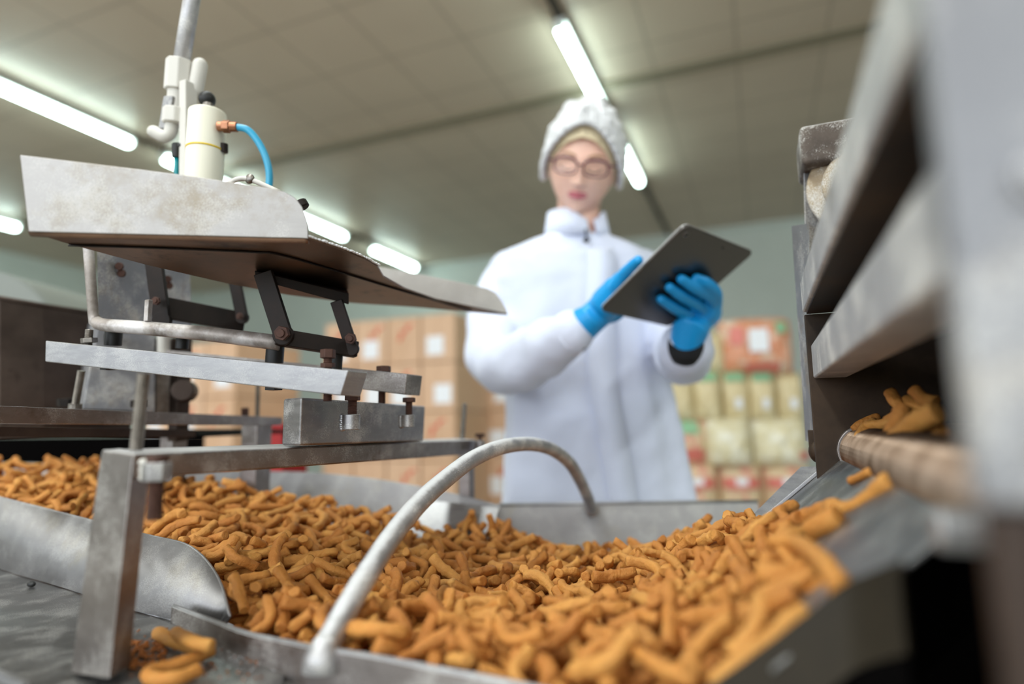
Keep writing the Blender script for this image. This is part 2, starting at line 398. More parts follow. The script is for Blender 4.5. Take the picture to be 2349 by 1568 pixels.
def place_stack(x1, y0, ncol, ztop_rows, name, side_lbl, seedv, bh=BH):
    rg = random.Random(seedv)
    for c in range(ncol):
        for r_ in range(ztop_rows):
            for dpt in range(1):
                r = make_box(BW-.014, BD*1.6, bh-.006)
                yf = -BD*.8
                r.location = (0,0,0)
                kind = rg.choice(['label', 'both', 'both', 'label', 'mark'])
                if kind in ('label', 'both'): add_label(r, rg.uniform(-.05, .05), bh*.34, .14, .14, yf)
                if kind in ('mark', 'both'): add_mark(r, rg.uniform(-.02, .05), bh*.66, .12, yf)
                r.location = (x1-BW*(c+.5), y0+BD*.8, r_*bh)
                cn = ['rightmost', 'second from right', 'third from right', 'fourth from right', 'fifth from right', 'sixth from right'][c]
                rn = ['floor-level', 'second-layer', 'third-layer', 'fourth-layer', 'topmost'][r_] 
                what = {'label': 'white label', 'mark': 'red print', 'both': 'red print and white label'}[kind]
                r['label'] = '%s carton with %s, column %s of the %s stack' % (rn, what, cn, name)
                r['group'] = 'cartons of the %s stack' % name
pb = P(1045, 715, 4.5); pc = P(1160, 720, 4.95); pa = P(545, 775, 4.3)
place_stack(pb.x, pb.y, 4, 5, 'middle', 1, 3, pb.z/5)
place_stack(P(1178, 720, 5.0).x, P(1178, 720, 5.0).y, 1, 5, 'narrow recessed', 1, 9, .366)
place_stack(pa.x, pa.y, 3, 4, 'left', 1, 5, .40)

# ------------------------------------------------------------------ snack bags on a pallet
def make_bag(w, d, h, mat, seedv, upright=False, prints=(), label=None):
    r = thing('snack_bag', (0,0,0), '', 'bag')
    nu, nv = 28, 18; vs = []
    for j in range(nv+1):
        b = -1+2*j/nv
        for s_ in (1, -1):
            for i in range(nu+1):
                a = -1+2*i/nu
                th = max(0, (1-abs(a)**3.0))**.55*max(0, (1-abs(b)**3.2))**.55
                n_ = noise.noise(V((a*3+seedv*7, b*3, s_*2)))*.14+noise.noise(V((a*8+seedv*3, b*8, s_*5)))*.05
                vs.append(V((a*w/2*(1-.06*abs(b)**3), s_*d/2*th*(1+n_)*-1, (b*.5+.5)*h*(1-.05*abs(a)**4))))
    fs = []; row = 2*(nu+1)
    for j in range(nv):
        for i in range(nu):
            a0 = j*row+i; fs.append((a0, a0+1, a0+row+1, a0+row))
            a1 = j*row+nu+1+i; fs.append((a1, a1+row, a1+row+1, a1+1))
    mb = MB().add(vs, fs); o = mb.build('bag_body', mat, r, smooth=True); kid(r, o)
    def patch(name, m_, ax, bz, pw, ph):
        A = []; B = []
        for i in range(9):
            a = ax-pw/2+pw*i/8
            def pt(b):
                th = max(0, (1-abs(a)**3.0))**.55*max(0, (1-abs(b)**3.2))**.55
                return V((a*w/2, -d/2*th*1.10-.006, (b*.5+.5)*h))
            A.append(pt(bz-ph/2)); B.append(pt(bz+ph/2))
        return MB().strip(A, B, .002).build(name, m_, r, smooth=False)
    for (m_, ax, bz, pw, ph) in prints: patch('colour_print', M[m_], ax, bz, pw, ph)
    if label: patch('paper_label', M['label'], *label)
    return r
BZ = 3.8
def bag_at(x0, x1, y0, y1, mat, seedv, prints, label, lbl, z=BZ, dep=.24):
    A = P(x0, y1, z); B = P(x1, y1, z); T = P((x0+x1)/2, y0, z)
    w = (B-A).length; h = T.z-(A.z+B.z)/2; c = (A+B)/2
    r = make_bag(w*1.02, dep, h*1.05, M[mat], seedv, prints=prints, label=label)
    r.location = c; r.rotation_euler = (0, 0, YAW*.55)
    r['label'] = lbl; r['group'] = 'plump snack bags piled on the right'
    return r
G = 'greenprint'; R_ = 'redprint'
bag_at(1655, 1815, 733, 858, 'bag_orange', 1, [(G, .62, .55, .3, .4), (R_, -.55, .3, .35, .6), (R_, .1, -.8, .9, .25)], (.0, .12, .5, .8), 'orange and green printed bag with big white label, topmost of the pile')
bag_at(1580, 1662, 765, 860, 'bag_plain', 2, [], (-.1, .3, .5, .4), 'plain pale bag beside the coat sleeve at the top of the pile', BZ+.05)
xs = [1525, 1592, 1655, 1718, 1778, 1842]
nm = ['nearest the coat', 'second from the coat', 'in the middle', 'fourth from the coat', 'nearest the machine']
for i in range(5):
    bag_at(xs[i], xs[i+1], 856, 966, 'bag_plain', 3+i, [(G, 0, .75, 1.3, .35)] if i < 4 else [], (.1, -.3, .45, .4) if i in (2, 3, 4) else None, 'upright bag of yellow snacks, %s in the row under the orange bag' % nm[i], BZ-.02*(i % 2), .2)
bag_at(1552, 1622, 962, 1068, 'bag_red', 9, [(G, -.1, .6, 1.0, .5), (R_, 0, -.5, 1.2, .5)], None, 'green and red printed bag at the left end of the third row')
bag_at(1620, 1722, 962, 1070, 'bag_white', 10, [], None, 'glossy pale bag in the middle of the third row', BZ-.08)
bag_at(1720, 1850, 962, 1072, 'bag_white', 11, [(R_, .75, -.5, .3, .3)], None, 'glossy pale bag at the right end of the third row', BZ-.05)
xs = [1550, 1648, 1748, 1860]
for i in range(3):
    bag_at(xs[i], xs[i+1], 1064, 1180, 'bag_red', 13+i, [(R_, 0, .25, 1.5, .4)], (0, .3, .5, .25), ['red banded bag by the coat hem in the fourth row', 'red banded bag in the middle of the fourth row', 'red banded bag beside the chute in the fourth row'][i], BZ-.05)
pal = P(1700, 1180, BZ); hz = pal.z
for lv in range(2):
    for i in range(3):
        a = P(1550+105*i, 1180+lv*90, BZ-.05); b = P(1650+105*i, 1180+lv*90, BZ-.05)
        r = make_bag((b-a).length, .3, hz/2.2, M['bag_plain'], 20+i+3*lv)
        r.location = ((a.x+b.x)/2, (a.y+b.y)/2, .12+(1-lv)*(hz-.12)/2); r.rotation_euler = (0,0,YAW*.55)
        r['label'] = 'pale bag in the hidden lower layers of the bag pile behind the steel trough'; r['group'] = 'lower snack bags of the pile'
pm = MB()
for i in range(5): pm.box((pal.x, pal.y-.1-.4+.2*i+.15, .11), (1.3, .12, .02))
for i in range(3): pm.box((pal.x-.55+.55*i, pal.y-.1+.15, .05), (.1, .9, .1))
tag(pm.build('pallet', M['pallet']), 'wooden pallet under the pile of snack bags', 'pallet')

# ------------------------------------------------------------------ tilted feeder pan
ZPAN = 1.163
def root_at(name, p, label, cat, group=None): return thing(name, V(p), label, cat, group)
pan = root_at('feeder_pan', PH(400, 600, ZPAN), 'tilted open steel feeder pan above the left side, underside coloured as a brown reflection', 'pan')
nl = PH(70, 532, ZPAN); nr = PH(708, 548, ZPAN); notch = PH(866, 612, ZPAN); tip = PH(1164, 722, ZPAN)
outl = [nl, PH(160, 560, ZPAN), PH(332, 606, ZPAN), PH(526, 651, ZPAN), PH(660, 676, ZPAN), PH(795, 693, ZPAN), PH(952, 704, ZPAN), PH(1086, 716, ZPAN), tip, PH(1080, 705, ZPAN), PH(1000, 688, ZPAN), PH(930, 664, ZPAN), PH(880, 636, ZPAN), notch, PH(835, 594, ZPAN), PH(780, 572, ZPAN), nr]
MB().poly(outl, (0, 0, .0025)).build('pan_floor', M['pan_under'], pan)
# near flange: upright plate with a big rounded corner at the discharge end
A_ = lambda x, y, z: P(x, y, z)
def zat(p): return PR(p)[2]
zl, zr = zat(nl), zat(nr)
def flz(x): return zl+(zr-zl)*(x-70)/(708-70)
top = [(50, 357), (140, 368), (240, 380), (340, 392), (440, 405), (540, 420), (620, 433), (655, 441), (678, 454), (693, 474), (703, 500), (708, 520)]
bot = [(70, 532), (150, 534), (250, 536.5), (350, 539), (450, 541), (540, 543.5), (620, 545.5), (650, 546), (672, 546.5), (688, 547), (700, 547.5), (708, 548)]
MB().strip([P(x, y, flz(x)) for x, y in bot], [P(x, y, flz(x)) for x, y in top], .003).build('near_flange', M['pan'], pan, smooth=False, bevel=.0008)
# rounded fold under the flange
MB().tube([P(x, y+1.5, flz(x)+.004) for x, y in [(72, 530)]+bot[1:]], .0045, 12).build('fold_edge', M['pan_under'], pan, smooth=True)
# far flange, seen through the open end
fb = [PH(583, 661, ZPAN), PH(795, 693, ZPAN), PH(952, 704, ZPAN), PH(1086, 716, ZPAN), tip]
fz = [zat(p) for p in fb]
ft = [P(583, 580, fz[0]), P(795, 600, fz[1]), P(960, 628, fz[2]), P(1100, 657, fz[3]), P(1163, 712, fz[4])]
fb2 = smoothpath(fb, 4); ft2 = smoothpath([ft[0], ft[1], ft[2], ft[3], P(1138, 672, fz[3]*.3+fz[4]*.7), ft[4]], 4)[:]
k = min(len(fb2), len(ft2))
def resample(pts, n):
    L = [0]
    for i in range(1, len(pts)): L.append(L[-1]+(pts[i]-pts[i-1]).length)
    out = []
    for q in range(n):
        t = L[-1]*q/(n-1); i = max(j for j in range(len(L)) if L[j] <= t+1e-12); i = min(i, len(pts)-2)
        out.append(pts[i].lerp(pts[i+1], (t-L[i])/max(1e-9, L[i+1]-L[i])))
    return out
MB().strip(resample(fb2, 24), resample(ft2, 24), -.003).build('far_flange', M['pan_inner'], pan, bevel=.0008)
# dark weld crease across the underside
cr = [PH(x, y, ZPAN-.001) for x, y in [(158, 562), (300, 566), (460, 572), (590, 578), (640, 583), (760, 617), (900, 660), (1080, 712)]]
cr = smoothpath(cr, 5)
MB().tube(cr, .0022, 8, flat=.5).build('weld_seam', M['dark'], pan, smooth=True)
# powder along the lip
pw = MB()
for p_ in resample(smoothpath([nr, PH(780, 572, ZPAN), PH(835, 594, ZPAN), notch], 6), 60):
    pw.ell(p_+V((random.uniform(-.001, .001), random.uniform(-.001, .003), .003)), (.0018, .0022, .0012), nu=7, nv=5)
tag(pw.build('flour_dust', M['label'], pan, smooth=True), kind='stuff')

# ------------------------------------------------------------------ linkage that carries the pan
lk = root_at('pan_linkage', P(600, 800, .66), 'blackened parallel linkage of flat arms and a spattered rail under the pan', 'linkage')
def flatbar(mb, a, b, w, t, up=None):
    a = V(a); b = V(b); d = (b-a).normalized(); X = V((1,0,0))
    return mb.beam(a, b, t, w) if up is None else mb.beam(a, b, w, t, up)
AXN = V((math.cos(math.radians(8)), math.sin(math.radians(8)), 0)); AXD = V((-AXN.y, AXN.x, 0))
def arm(x0, y0, x1, y1, z, wpx):
    a = P(x0, y0, z); b = P(x1, y1, z); w = wpx*z/FPX
    d = (b-a).normalized(); n = d.cross(V(FWD)).normalized()
    mb = MB(); mb.box((a+b)/2, ((b-a).length, w, .007), (d, n, d.cross(n)))
    mb.cyl(b-V(FWD)*.0036, b+V(FWD)*.0036, w*.56, 20)
    return mb
arm(352, 590, 372, 735, .80, 38).build('link_arm', M['dark'], lk, bevel=.001)
arm(538, 640, 556, 728, .86, 26).build('link_arm', M['dark'], lk, bevel=.001)
arm(604, 625, 650, 768, .70, 42).build('link_arm', M['dark'], lk, bevel=.001)
arm(772, 690, 808, 800, .74, 28).build('link_arm', M['dark'], lk, bevel=.001)
MB().beam(P(360, 702, .81), P(560, 740, .87), .012, .028).build('cross_bar', M['dark'], lk, bevel=.001)
MB().beam(P(632, 772, .705), P(818, 802, .75), .016, .019).build('cross_bar', M['dark'], lk, bevel=.001)
mb = MB(); mb.hexa([P(586, 640, .70), P(800, 698, .745), P(798, 690, .83), P(600, 640, .80)], [P(584, 620, .70), P(800, 672, .745), P(798, 665, .83), P(600, 622, .80)])
mb.build('mounting_channel', M['dark'], lk, bevel=.001)
# white spattered bent rail
rail = smoothpath([P(202, 560, .74), P(208, 640, .74), P(214, 722, .745)], 6)+smoothpath([P(219, 737, .745), P(240, 745, .74), P(330, 752, .73), P(480, 766, .72), P(640, 786, .71)], 8)
MB().tube(rail, [22*.74/FPX/2]*13+list(np.linspace(28*.74/FPX/2, 36*.71/FPX/2, len(rail)-13)), 14).build('bent_rail', M['rail'], lk, smooth=True)
MB().box(P(340, 712, .73), (.007, .006, .026)).build('rail_stub', M['rail'], lk, bevel=.001)
def bolthead(par, x, y, z, r, mat='rust', dirv=None):
    d = dirv or -V(FWD); c = P(x, y, z)
    return MB().hexn(c, c+d*r*.9, r).cyl(c+d*r*.9, c+d*r*1.25, r*.55, 12).build('bolt', M[mat], par, bevel=.0005)
bolthead(lk, 650, 764, .690, .0085); bolthead(lk, 806, 776, .73, .007); bolthead(lk, 361, 690, .788, .0055); bolthead(lk, 552, 725, .85, .005)
for x, y0, y1, z, w in ((632, 790, 832, .72, 40), (770, 805, 850, .745, 34), (262, 752, 792, .76, 36), (420, 765, 800, .75, 28)):
    MB().cyl(P(x, y0, z), P(x-3, y1, z), w*z/FPX/2, 20).build('rubber_buffer', M['black'], lk, bevel=.001)
# grey back plate with bolt holes behind the rail
bp = root_at('perforated_plate', P(320, 700, .86), 'grey steel plate with dark bolt holes standing under the pan', 'plate')
mb = MB(); mb.hexa([P(226, 735, .80), P(440, 760, .98), P(440, 760, 1.0), P(226, 735, .815)], [P(222, 540, .80), P(434, 560, .98), P(434, 560, 1.0), P(222, 540, .815)]); mb.build('sheet', M['plate'], bp)
for x, y, z in ((276, 611, .835), (281, 627, .838), (387, 640, .93), (390, 655, .933)):
    c = P(x, y, z-.004); MB().cyl(c, c-V(FWD)*.004, .0055, 14).build('bolt', M['rust'], bp, bevel=.0008)

# ------------------------------------------------------------------ two flat support bars
def rect_bar(a_top, a_bot, b_top, b_bot, depth, mat, par, name, bev=.0012):
    """bar whose near face has these 4 corners, extruded by vector depth"""
    mb = MB(); d = V(depth)
    mb.hexa([a_bot, b_bot, b_bot+d, a_bot+d], [a_top, b_top, b_top+d, a_top+d]); return mb.build(name, mat, par, bevel=bev)
dY = V((-.03, .95, 0)).normalized()
b1 = root_at('support_bar', P(450, 840, .66), 'long pale flat steel bar crossing in front, its cut end facing right', 'bar')
rect_bar(P(104, 781, .74), P(103, 829, .74), P(799, 849, .60), P(781, 907, .60), dY*.034, M['bar'], b1, 'bar_body')
rr = MB()
def bolt_v(par, x, y0, y1, z, r, head=None, mat='rust', nut=None):
    a = P(x, y0, z); b = P(x, y1, z); b = V((a.x, a.y, b.z))
    m_ = MB().screw(b, a, r); o = m_.build('threaded_rod', M[mat], par, smooth=False)
    if head: MB().hexn(V((a.x, a.y, a.z-.0015)), V((a.x, a.y, a.z+head)), r*1.75).build('bolt_head', M[mat], par, bevel=.0008)
    return o
bolt_v(b1, 752, 818, 858, .625, .0045, .0075); MB().hexn(P(752, 842, .625), P(752, 832, .625), .0075).build('nut', M['rust'], b1, bevel=.0006)
bolt_v(b1, 752, 888, 920, .625, .0045)
bolt_v(b1, 205, 756, 800, .735, .0045, mat='rod'); MB().hexn(P(205, 786, .735), P(204, 775, .735), .009).build('nut', M['rod'], b1, bevel=.0006)
MB().box(P(628, 888, .665), (.013, .012, .006)).build('stud_end', M['black'], b1); MB().box(P(248, 843, .73), (.011, .012, .005)).build('stud_end', M['black'], b1)
b2 = root_at('support_bar', P(880, 870, .8), 'shorter darker flat steel bar behind the pale one, ending above the steel block', 'bar')
rect_bar(P(380, 802, .92), P(380, 835, .92), P(934, 857, .765), P(928, 905, .765), dY*.04, M['frame'], b2, 'bar_body')
bolt_v(b2, 880, 850, 860, .79, .0055, .006); bolt_v(b2, 876, 896, 925, .79, .005)

# ------------------------------------------------------------------ post, beam, block
st = root_at('machine_stand', PH(230, 1545, .79), 'square steel post and long square beam holding the steel block', 'stand')
pt = .53
q0, q1, q2 = P(232, 1032, .50), P(306, 1042, .47), P(347, 1036, .50)
g0, g1, g2 = P(160, 1545, .475), P(250, 1560, .445), P(300, 1530, .475)
q3 = q0+q2-q1; g3 = g0+g2-g1
mb = MB(); mb.hexa([g1, g2, g3, g0], [q1, q2, q3, q0]); mb.build('post', M['frame'], st, bevel=.0025)
c0 = P(306, 1041, .47); c0b = P(308, 1099, .47); c1 = P(1094, 1008, 1.08); c1b = P(1092, 1040, 1.08)
back = (q0-q1)*1.0
mb = MB(); mb.hexa([c0b, c1b, c1b+back*.95, c0b+back], [c0, c1, c1+back*.95, c0+back]); mb.build('beam', M['frame'], st, bevel=.002)
leg = P(1070, 1042, 1.10); mb = MB().beam(leg, V((leg.x, leg.y, .5)), .022, .022, (0, 1, 0)); mb.build('rear_post', M['frame'], st, bevel=.002)
blk_b = [P(688, 1022, .62), P(972, 1011, .90)]; blk_t = [P(692, 911, .62), P(976, 931, .90)]
e_ = P(646, 1014, .645)-blk_b[0]; e_.z = 0
mb = MB(); mb.hexa([blk_b[0], blk_b[1], blk_b[1]+e_, blk_b[0]+e_], [blk_t[0], blk_t[1], blk_t[1]+e_, blk_t[0]+e_]); mb.build('block', M['steel'], st, bevel=.0028)
# threaded rod from the beam up to the front bar
a = P(312, 1032, .50); b = P(330, 838, .50*1.0)
MB().screw(a, P(330, 858, .512), .0052, .0018).build('threaded_rod', M['rod'], st)
# lugs with bolts on the block
for x, y0, y1, z, rpx, yb0, yb1 in ((806, 950, 985, .66, 20, 912, 950), (936, 951, 979, .78, 15, 916, 951)):
    c = P(x, y0, z); d = P(x, y1, z); r = rpx*z/FPX
    MB().cyl(V((c.x, c.y, d.z)), c, r, 24).build('lug', M['steel'], st, bevel=.0008)
    w = MB()
    for i in range(7): w.ell(P(x-rpx*1.0, y0+4+i*(y1-y0-6)/6, z+.004)+V((random.uniform(-.001, .001), 0, 0)), (.0035, .004, .003), nu=10, nv=7)
    w.build('weld_bead', M['bar'], st, smooth=True)
    t = P(x+2, yb1+4, z); h = P(x+2, yb0+6, z)
    MB().screw(t, V((t.x, t.y, h.z)), .0052*(.9 if x > 900 else 1)).build('threaded_bolt', M['rust'], st)
    MB().hexn(V((t.x, t.y, h.z)), V((t.x, t.y, h.z+.006)), .0085).build('bolt_head', M['rust'], st, bevel=.0008)
# clamp nut with bolt at the post corner
c = P(361, 1060, .455); d = P(361, 1102, .455)
MB().hexn(V((c.x, c.y, d.z)), c, .0102).build('clamp_nut', M['steel'], st, bevel=.001)
MB().cyl(V((c.x, c.y, c.z-.001)), V((c.x, c.y, c.z+.0055)), .0075, 20).build('bolt_head', M['rust'], st, bevel=.001)
MB().screw(V((c.x, c.y, d.z-.028)), V((c.x, c.y, d.z)), .006).build('threaded_bolt', M['rust'], st)
w = MB()
for i in range(8): w.ell(P(334+random.uniform(-4, 3), 1060+i*5, .462), (.004, .004, .003), nu=10, nv=7)
w.build('weld_bead', M['white_fit'], st, smooth=True)
# screw at the far end of the beam
c = P(1101, 1010, 1.06); d = P(1099, 1035, 1.06)
MB().cyl(V((c.x, c.y, d.z)), c, .009, 18).build('clamp_nut', M['steel'], st, bevel=.0008)
MB().cyl(c, c+V((0, 0, .008)), .003, 10).hexn(c+V((0, 0, .006)), c+V((0, 0, .012)), .009).build('bolt_head', M['rust'], st)
MB().screw(P(1060, 1008, 1.09), P(1066, 925, 1.09), .0045).build('threaded_rod', M['rod'], st)

# ------------------------------------------------------------------ rear left frame, hopper, plates
rf = root_at('rear_frame', PH(560, 1080, .80), 'square steel frame beam with a leg, crossing behind the threaded rod', 'frame')
dd = V((.0, .04, 0))
ra, rb, rc, rd = P(-120, 927, .64), P(-120, 972, .64), P(612, 956, 1.08), P(610, 976, 1.08)
mb = MB(); mb.hexa([rb, rd, rd+dd, rb+dd], [ra, rc, rc+dd, ra+dd]); mb.build('beam', M['frame'], rf, bevel=.002)
mb = MB(); ra, rb, rc, rd = P(-120, 976, .68), P(-120, 1002, .68), P(430, 985, 1.0), P(430, 1003, 1.0)
mb.hexa([rb, rd, rd+dd*.4, rb+dd*.4], [ra, rc, rc+dd*.4, ra+dd*.4]); mb.build('lower_rail', M['hopper'], rf, bevel=.001)
l0 = P(590, 965, 1.09); MB().beam(l0, V((l0.x, l0.y, .4)), .036, .036, (0, 1, 0)).build('leg', M['frame'], rf, bevel=.002)
l0 = P(400, 990, 1.05); MB().beam(l0, V((l0.x, l0.y, .4)), .03, .03, (0, 1, 0)).build('leg', M['frame'], rf, bevel=.002)
MB().screw(P(172, 935, .80), P(187, 850, .80), .0048).build('threaded_rod', M['rod'], rf)
MB().cyl(P(172, 938, .80), P(173, 926, .80), .008, 14).build('nut', M['rod'], rf)
MB().screw(P(590, 960, 1.08), P(592, 880, 1.08), .004).build('threaded_rod', M['rod'], rf); MB().hexn(P(562, 960, 1.06), P(562, 935, 1.06), .006).build('bolt', M['rust'], rf)
hp = root_at('dark_hopper', P(60, 1000, 1.15), 'dark brown steel hopper wall at the left edge below the pan', 'hopper')
tp = [P(-140, 655, 1.0), P(0, 683, 1.02), P(100, 700, 1.06), P(205, 716, 1.12), P(300, 735, 1.2)]; bt = [P(-140, 1010, 1.0), P(0, 1006, 1.02), P(100, 1003, 1.06), P(205, 1001, 1.12), P(300, 1000, 1.2)]
MB().strip(bt, tp, -.004).build('wall', M['hopper'], hp); MB().tube(tp, .004, 10).build('rim', M['hopper'], hp, smooth=True)
# hopper underside drawn out to shade the heap; black stands for shade
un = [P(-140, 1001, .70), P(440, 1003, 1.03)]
mb = MB(); mb.hexa([un[0]+V((0, 0, -.0)), un[1], un[1]+V((-.3, .75, 0)), un[0]+V((-.3, .75, 0))], [p_+V((0, 0, .003)) for p_ in (un[0], un[1], un[1]+V((-.3, .75, 0)), un[0]+V((-.3, .75, 0)))]); mb.build('shade_sheet', M['void'], hp)
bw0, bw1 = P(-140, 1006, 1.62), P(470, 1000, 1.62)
mb = MB().strip([V((bw0.x, bw0.y, .4)), V((bw1.x, bw1.y, .4))], [bw0, bw1], .004); mb.build('rear_shade_wall', M['void'], hp)  # the darkness behind the trough is put into this wall's colour
dr = root_at('curved_guard', P(20, 700, 1.5), 'blurred grey-green curved guard above the dark hopper wall at the left edge', 'guard')
A = []; B = []
for i in range(15):
    t = math.radians(90-80*i/14); x = -60+190*math.cos(t); y = 770-150*math.sin(t)
    A.append(P(x, y, 1.45)); B.append(P(x, 790, 1.45))
MB().strip(B, A, .006).build('guard_side', M['drum'], dr)
MB().strip(A, [p_+V((-.1, .3, 0)) for p_ in A], .004).build('guard_top', M['drum'], dr)
mc = root_at('gearbox_housing', P(300, 930, 1.0), 'grey plated drive housing between the hopper wall and the cartons', 'housing')
mb = MB(); mb.hexa([P(188, 938, .93), P(356, 945, .98), P(330, 945, 1.2), P(170, 938, 1.15)], [P(225, 742, .93), P(356, 745, .98), P(330, 745, 1.2), P(200, 742, 1.15)]); mb.build('plate', M['plate'], mc, bevel=.002)
mb = MB(); mb.hexa([P(356, 952, 1.0), P(408, 955, 1.02), P(400, 955, 1.2), P(350, 952, 1.2)], [P(358, 775, 1.0), P(404, 775, 1.02), P(398, 775, 1.2), P(350, 775, 1.2)]); mb.build('side_plate', M['rail'], mc, bevel=.002)
mb = MB(); mb.beam(P(418, 775, 1.02), P(408, 1010, 1.02), .02, .024, (0, 1, 0)); mb.build('upright', M['hopper'], mc, bevel=.001)
MB().cyl(P(418, 895, 1.0), P(430, 898, 1.04), .018, 20).build('coupling', M['hopper'], mc, bevel=.003)
MB().cyl(P(375, 760, .98), P(375, 830, .98), .009, 16).build('white_stud', M['white_fit'], mc)
for x, y in ((258, 775), (318, 925), (150, 922)):
    MB().hexn(P(x, y-8, .925), P(x, y+8, .925), .011).build('bolt', M['dark'], mc)
rc_ = P(640, 995, 1.7); tag(MB().box(rc_-V((0, 0, .25)), (.12, .1, .56)).build('red_crate', M['red'], bevel=.004), 'red crate edge glimpsed beside the rear frame leg', 'crate')

# ------------------------------------------------------------------ pneumatic unit
pn = root_at('pneumatic_unit', P(465, 430, .80), 'white air cylinder with blue hose on a pale pipe above the pan', 'air cylinder')
ZP = .80
c0, c1_ = P(463, 470, ZP), P(465, 243, ZP)
c1_ = V((c0.x+.002, c0.y, c1_.z)); r = 41*ZP/FPX
c0 = V((c0.x, c0.y, P(463, 475, ZP).z))
MB().cyl(c0, c1_, r, 40).build('cylinder', M['white_plastic'], pn, bevel=.003)
MB().tube([c0.lerp(c1_, .58), c0.lerp(c1_, .60)], r*1.02, 40).build('glue_ring', M['yellow'], pn, smooth=True)
MB().cyl(c1_, c1_+V((0, 0, .012)), r*.28, 20).build('cap_nut', M['rod'], pn, bevel=.001)
MB().ell(P(475, 228, ZP+.03), (.011, .011, .011)).build('regulator_knob', M['black'], pn, smooth=True)
MB().beam(P(432, 420, ZP+.03), P(432, 190, ZP+.04), .013, .02, (0, 1, 0)).build('bracket', M['white_fit'], pn, bevel=.002)
def_p = [P(412, 170, ZP+.05), P(440, 0, ZP+.05)]
dirp = (def_p[1]-def_p[0]); tt = (RZ-def_p[0].z)/dirp.z
pipe_top = def_p[0]+dirp*min(tt, 40)
MB().tube([def_p[0], def_p[1], def_p[1]+dirp*2, V((def_p[1].x+dirp.x*2, def_p[1].y+dirp.y*2, RZ))], 19*ZP/FPX, 20).build('pipe', M['whitepipe'], pn, smooth=True)
mb = MB(); mb.cyl(P(409, 210, ZP+.05), P(414, 140, ZP+.05), .0185, 8); mb.cyl(P(405, 260, ZP+.05), P(408, 200, ZP+.05), .013, 20); mb.cyl(P(402, 285, ZP+.04), P(404, 250, ZP+.04), .017, 8)
mb.build('coupling', M['white_fit'], pn, bevel=.002)
MB().blob([P(449, 205, ZP+.05), P(459, 150, ZP+.05)], .010, 16).build('valve_stem', M['white_fit'], pn, smooth=True)
MB().blob(smoothpath([P(396, 275, ZP+.04), P(390, 305, ZP+.04), P(375, 312, ZP+.04), P(353, 302, ZP+.04)], 5), .0085, 14).build('elbow_fitting', M['white_fit'], pn, smooth=True)
MB().beam(P(386, 300, ZP+.045), P(398, 225, ZP+.045), .018, .018, (0, 1, 0)).build('valve_body', M['plate'], pn, bevel=.002)
mb = MB(); mb.cyl(P(405, 330, ZP+.03), P(405, 362, ZP+.03), .006, 14); mb.cyl(P(398, 335, ZP+.03), P(425, 335, ZP+.03), .005, 14); mb.build('push_fitting', M['black'], pn, bevel=.001)
MB().tube([P(405, 360, ZP+.03), P(405, 390, ZP+.03), P(406, 440, ZP+.03)], .0032, 12).build('teal_hose', M['teal'], pn, smooth=True)
mb = MB(); mb.cyl(P(500, 290, ZP), P(545, 291, ZP), .0065, 14); mb.hexn(P(512, 290, ZP), P(528, 290.5, ZP), .0085); mb.build('hose_fitting', M['copper'], pn, bevel=.0008)
MB().tube(smoothpath([P(540, 291, ZP), P(568, 298, ZP), P(592, 325, ZP), P(611, 365, ZP), P(618, 410, ZP), P(610, 480, ZP)], 8), .0046, 14).build('blue_hose', M['hose'], pn, smooth=True)
MB().cyl(P(512, 330, ZP+.01), P(512, 350, ZP+.01), .006, 14).build('side_screw', M['dark'], pn)
# slotted clamp and hose end behind the pan edge
cl = root_at('pan_clamp', PH(690, 520, ZPAN+.03), 'small dark clamp with wing nut showing over the pan rim', 'clamp')
MB().tube(smoothpath([P(520, 425, .72), P(545, 411, .72), P(575, 412, .72), P(640, 440, .72)], 6), .003, 10).build('strap', M['white_fit'], cl, smooth=True)
MB().ell(P(573, 410, .72), (.006, .004, .006)).build('wing_nut', M['rod'], cl, smooth=True)
MB().cyl(P(686, 462, .68), P(696, 478, .68), .008, 14).build('knob', M['dark'], cl, bevel=.002)

# ------------------------------------------------------------------ steel trough
tb = root_at('steel_trough', PH(1100, 1560, .30), 'wide open steel trough full of snacks, with an arched tube handle', 'trough')
LED = .79
def zat(p): return PR(p)[2]
# near wall rim
rimp = [P(400, 1390, .60), P(480, 1420, .555), P(560, 1450, .51), P(640, 1468, .48), P(720, 1484, .455), P(860, 1506, .425), P(1000, 1533, .40), P(1200, 1572, .37), P(1400, 1618, .335), P(1530, 1624, .318), P(1640, 1576, .310), P(1760, 1492, .300), P(1860, 1414, .292), P(1950, 1346, .285), P(2070, 1295, .265)]
rim = smoothpath(rimp, 5)
low = []
for i, p_ in enumerate(rim):
    d = V((-p_.x, -p_.y, 0)).normalized()
    low.append(V((p_.x, p_.y, p_.z-.035))+d*.004)
low2 = [V((p_.x, p_.y, .45)) for p_ in low]
ncut = int(len(rim)*.66)
MB().strip(low[:ncut], rim[:ncut], .003).build('near_wall', M['frame'], tb, bevel=.0005)
low3 = low
MB().strip(low3[ncut-1:], rim[ncut-1:], .003).build('corner_wall', M['olive'], tb)
MB().strip(low2, low, .003).build('lower_shade_skin', M['void'], tb)  # shade below the trough wall is put into this black
MB().tube(rim[:ncut], .0022, 8).build('rim_bead', M['bar'], tb, smooth=True)
MB().tube(rim[ncut-1:], .0022, 8).build('rim_bead', M['olive'], tb, smooth=True)
# far wall
fw_t = [P(1143, 1157, 1.15), P(1440, 1153, 1.15), P(1738, 1149, 1.15)]
fw_b = [V((p_.x, p_.y, .55))-V(_fh)*.10 for p_ in fw_t]
MB().strip(fw_b, fw_t, -.004).build('far_wall', M['sheet'], tb, bevel=.001)
MB().tube(fw_t, .003, 8).build('rim_bead', M['bar'], tb, smooth=True)
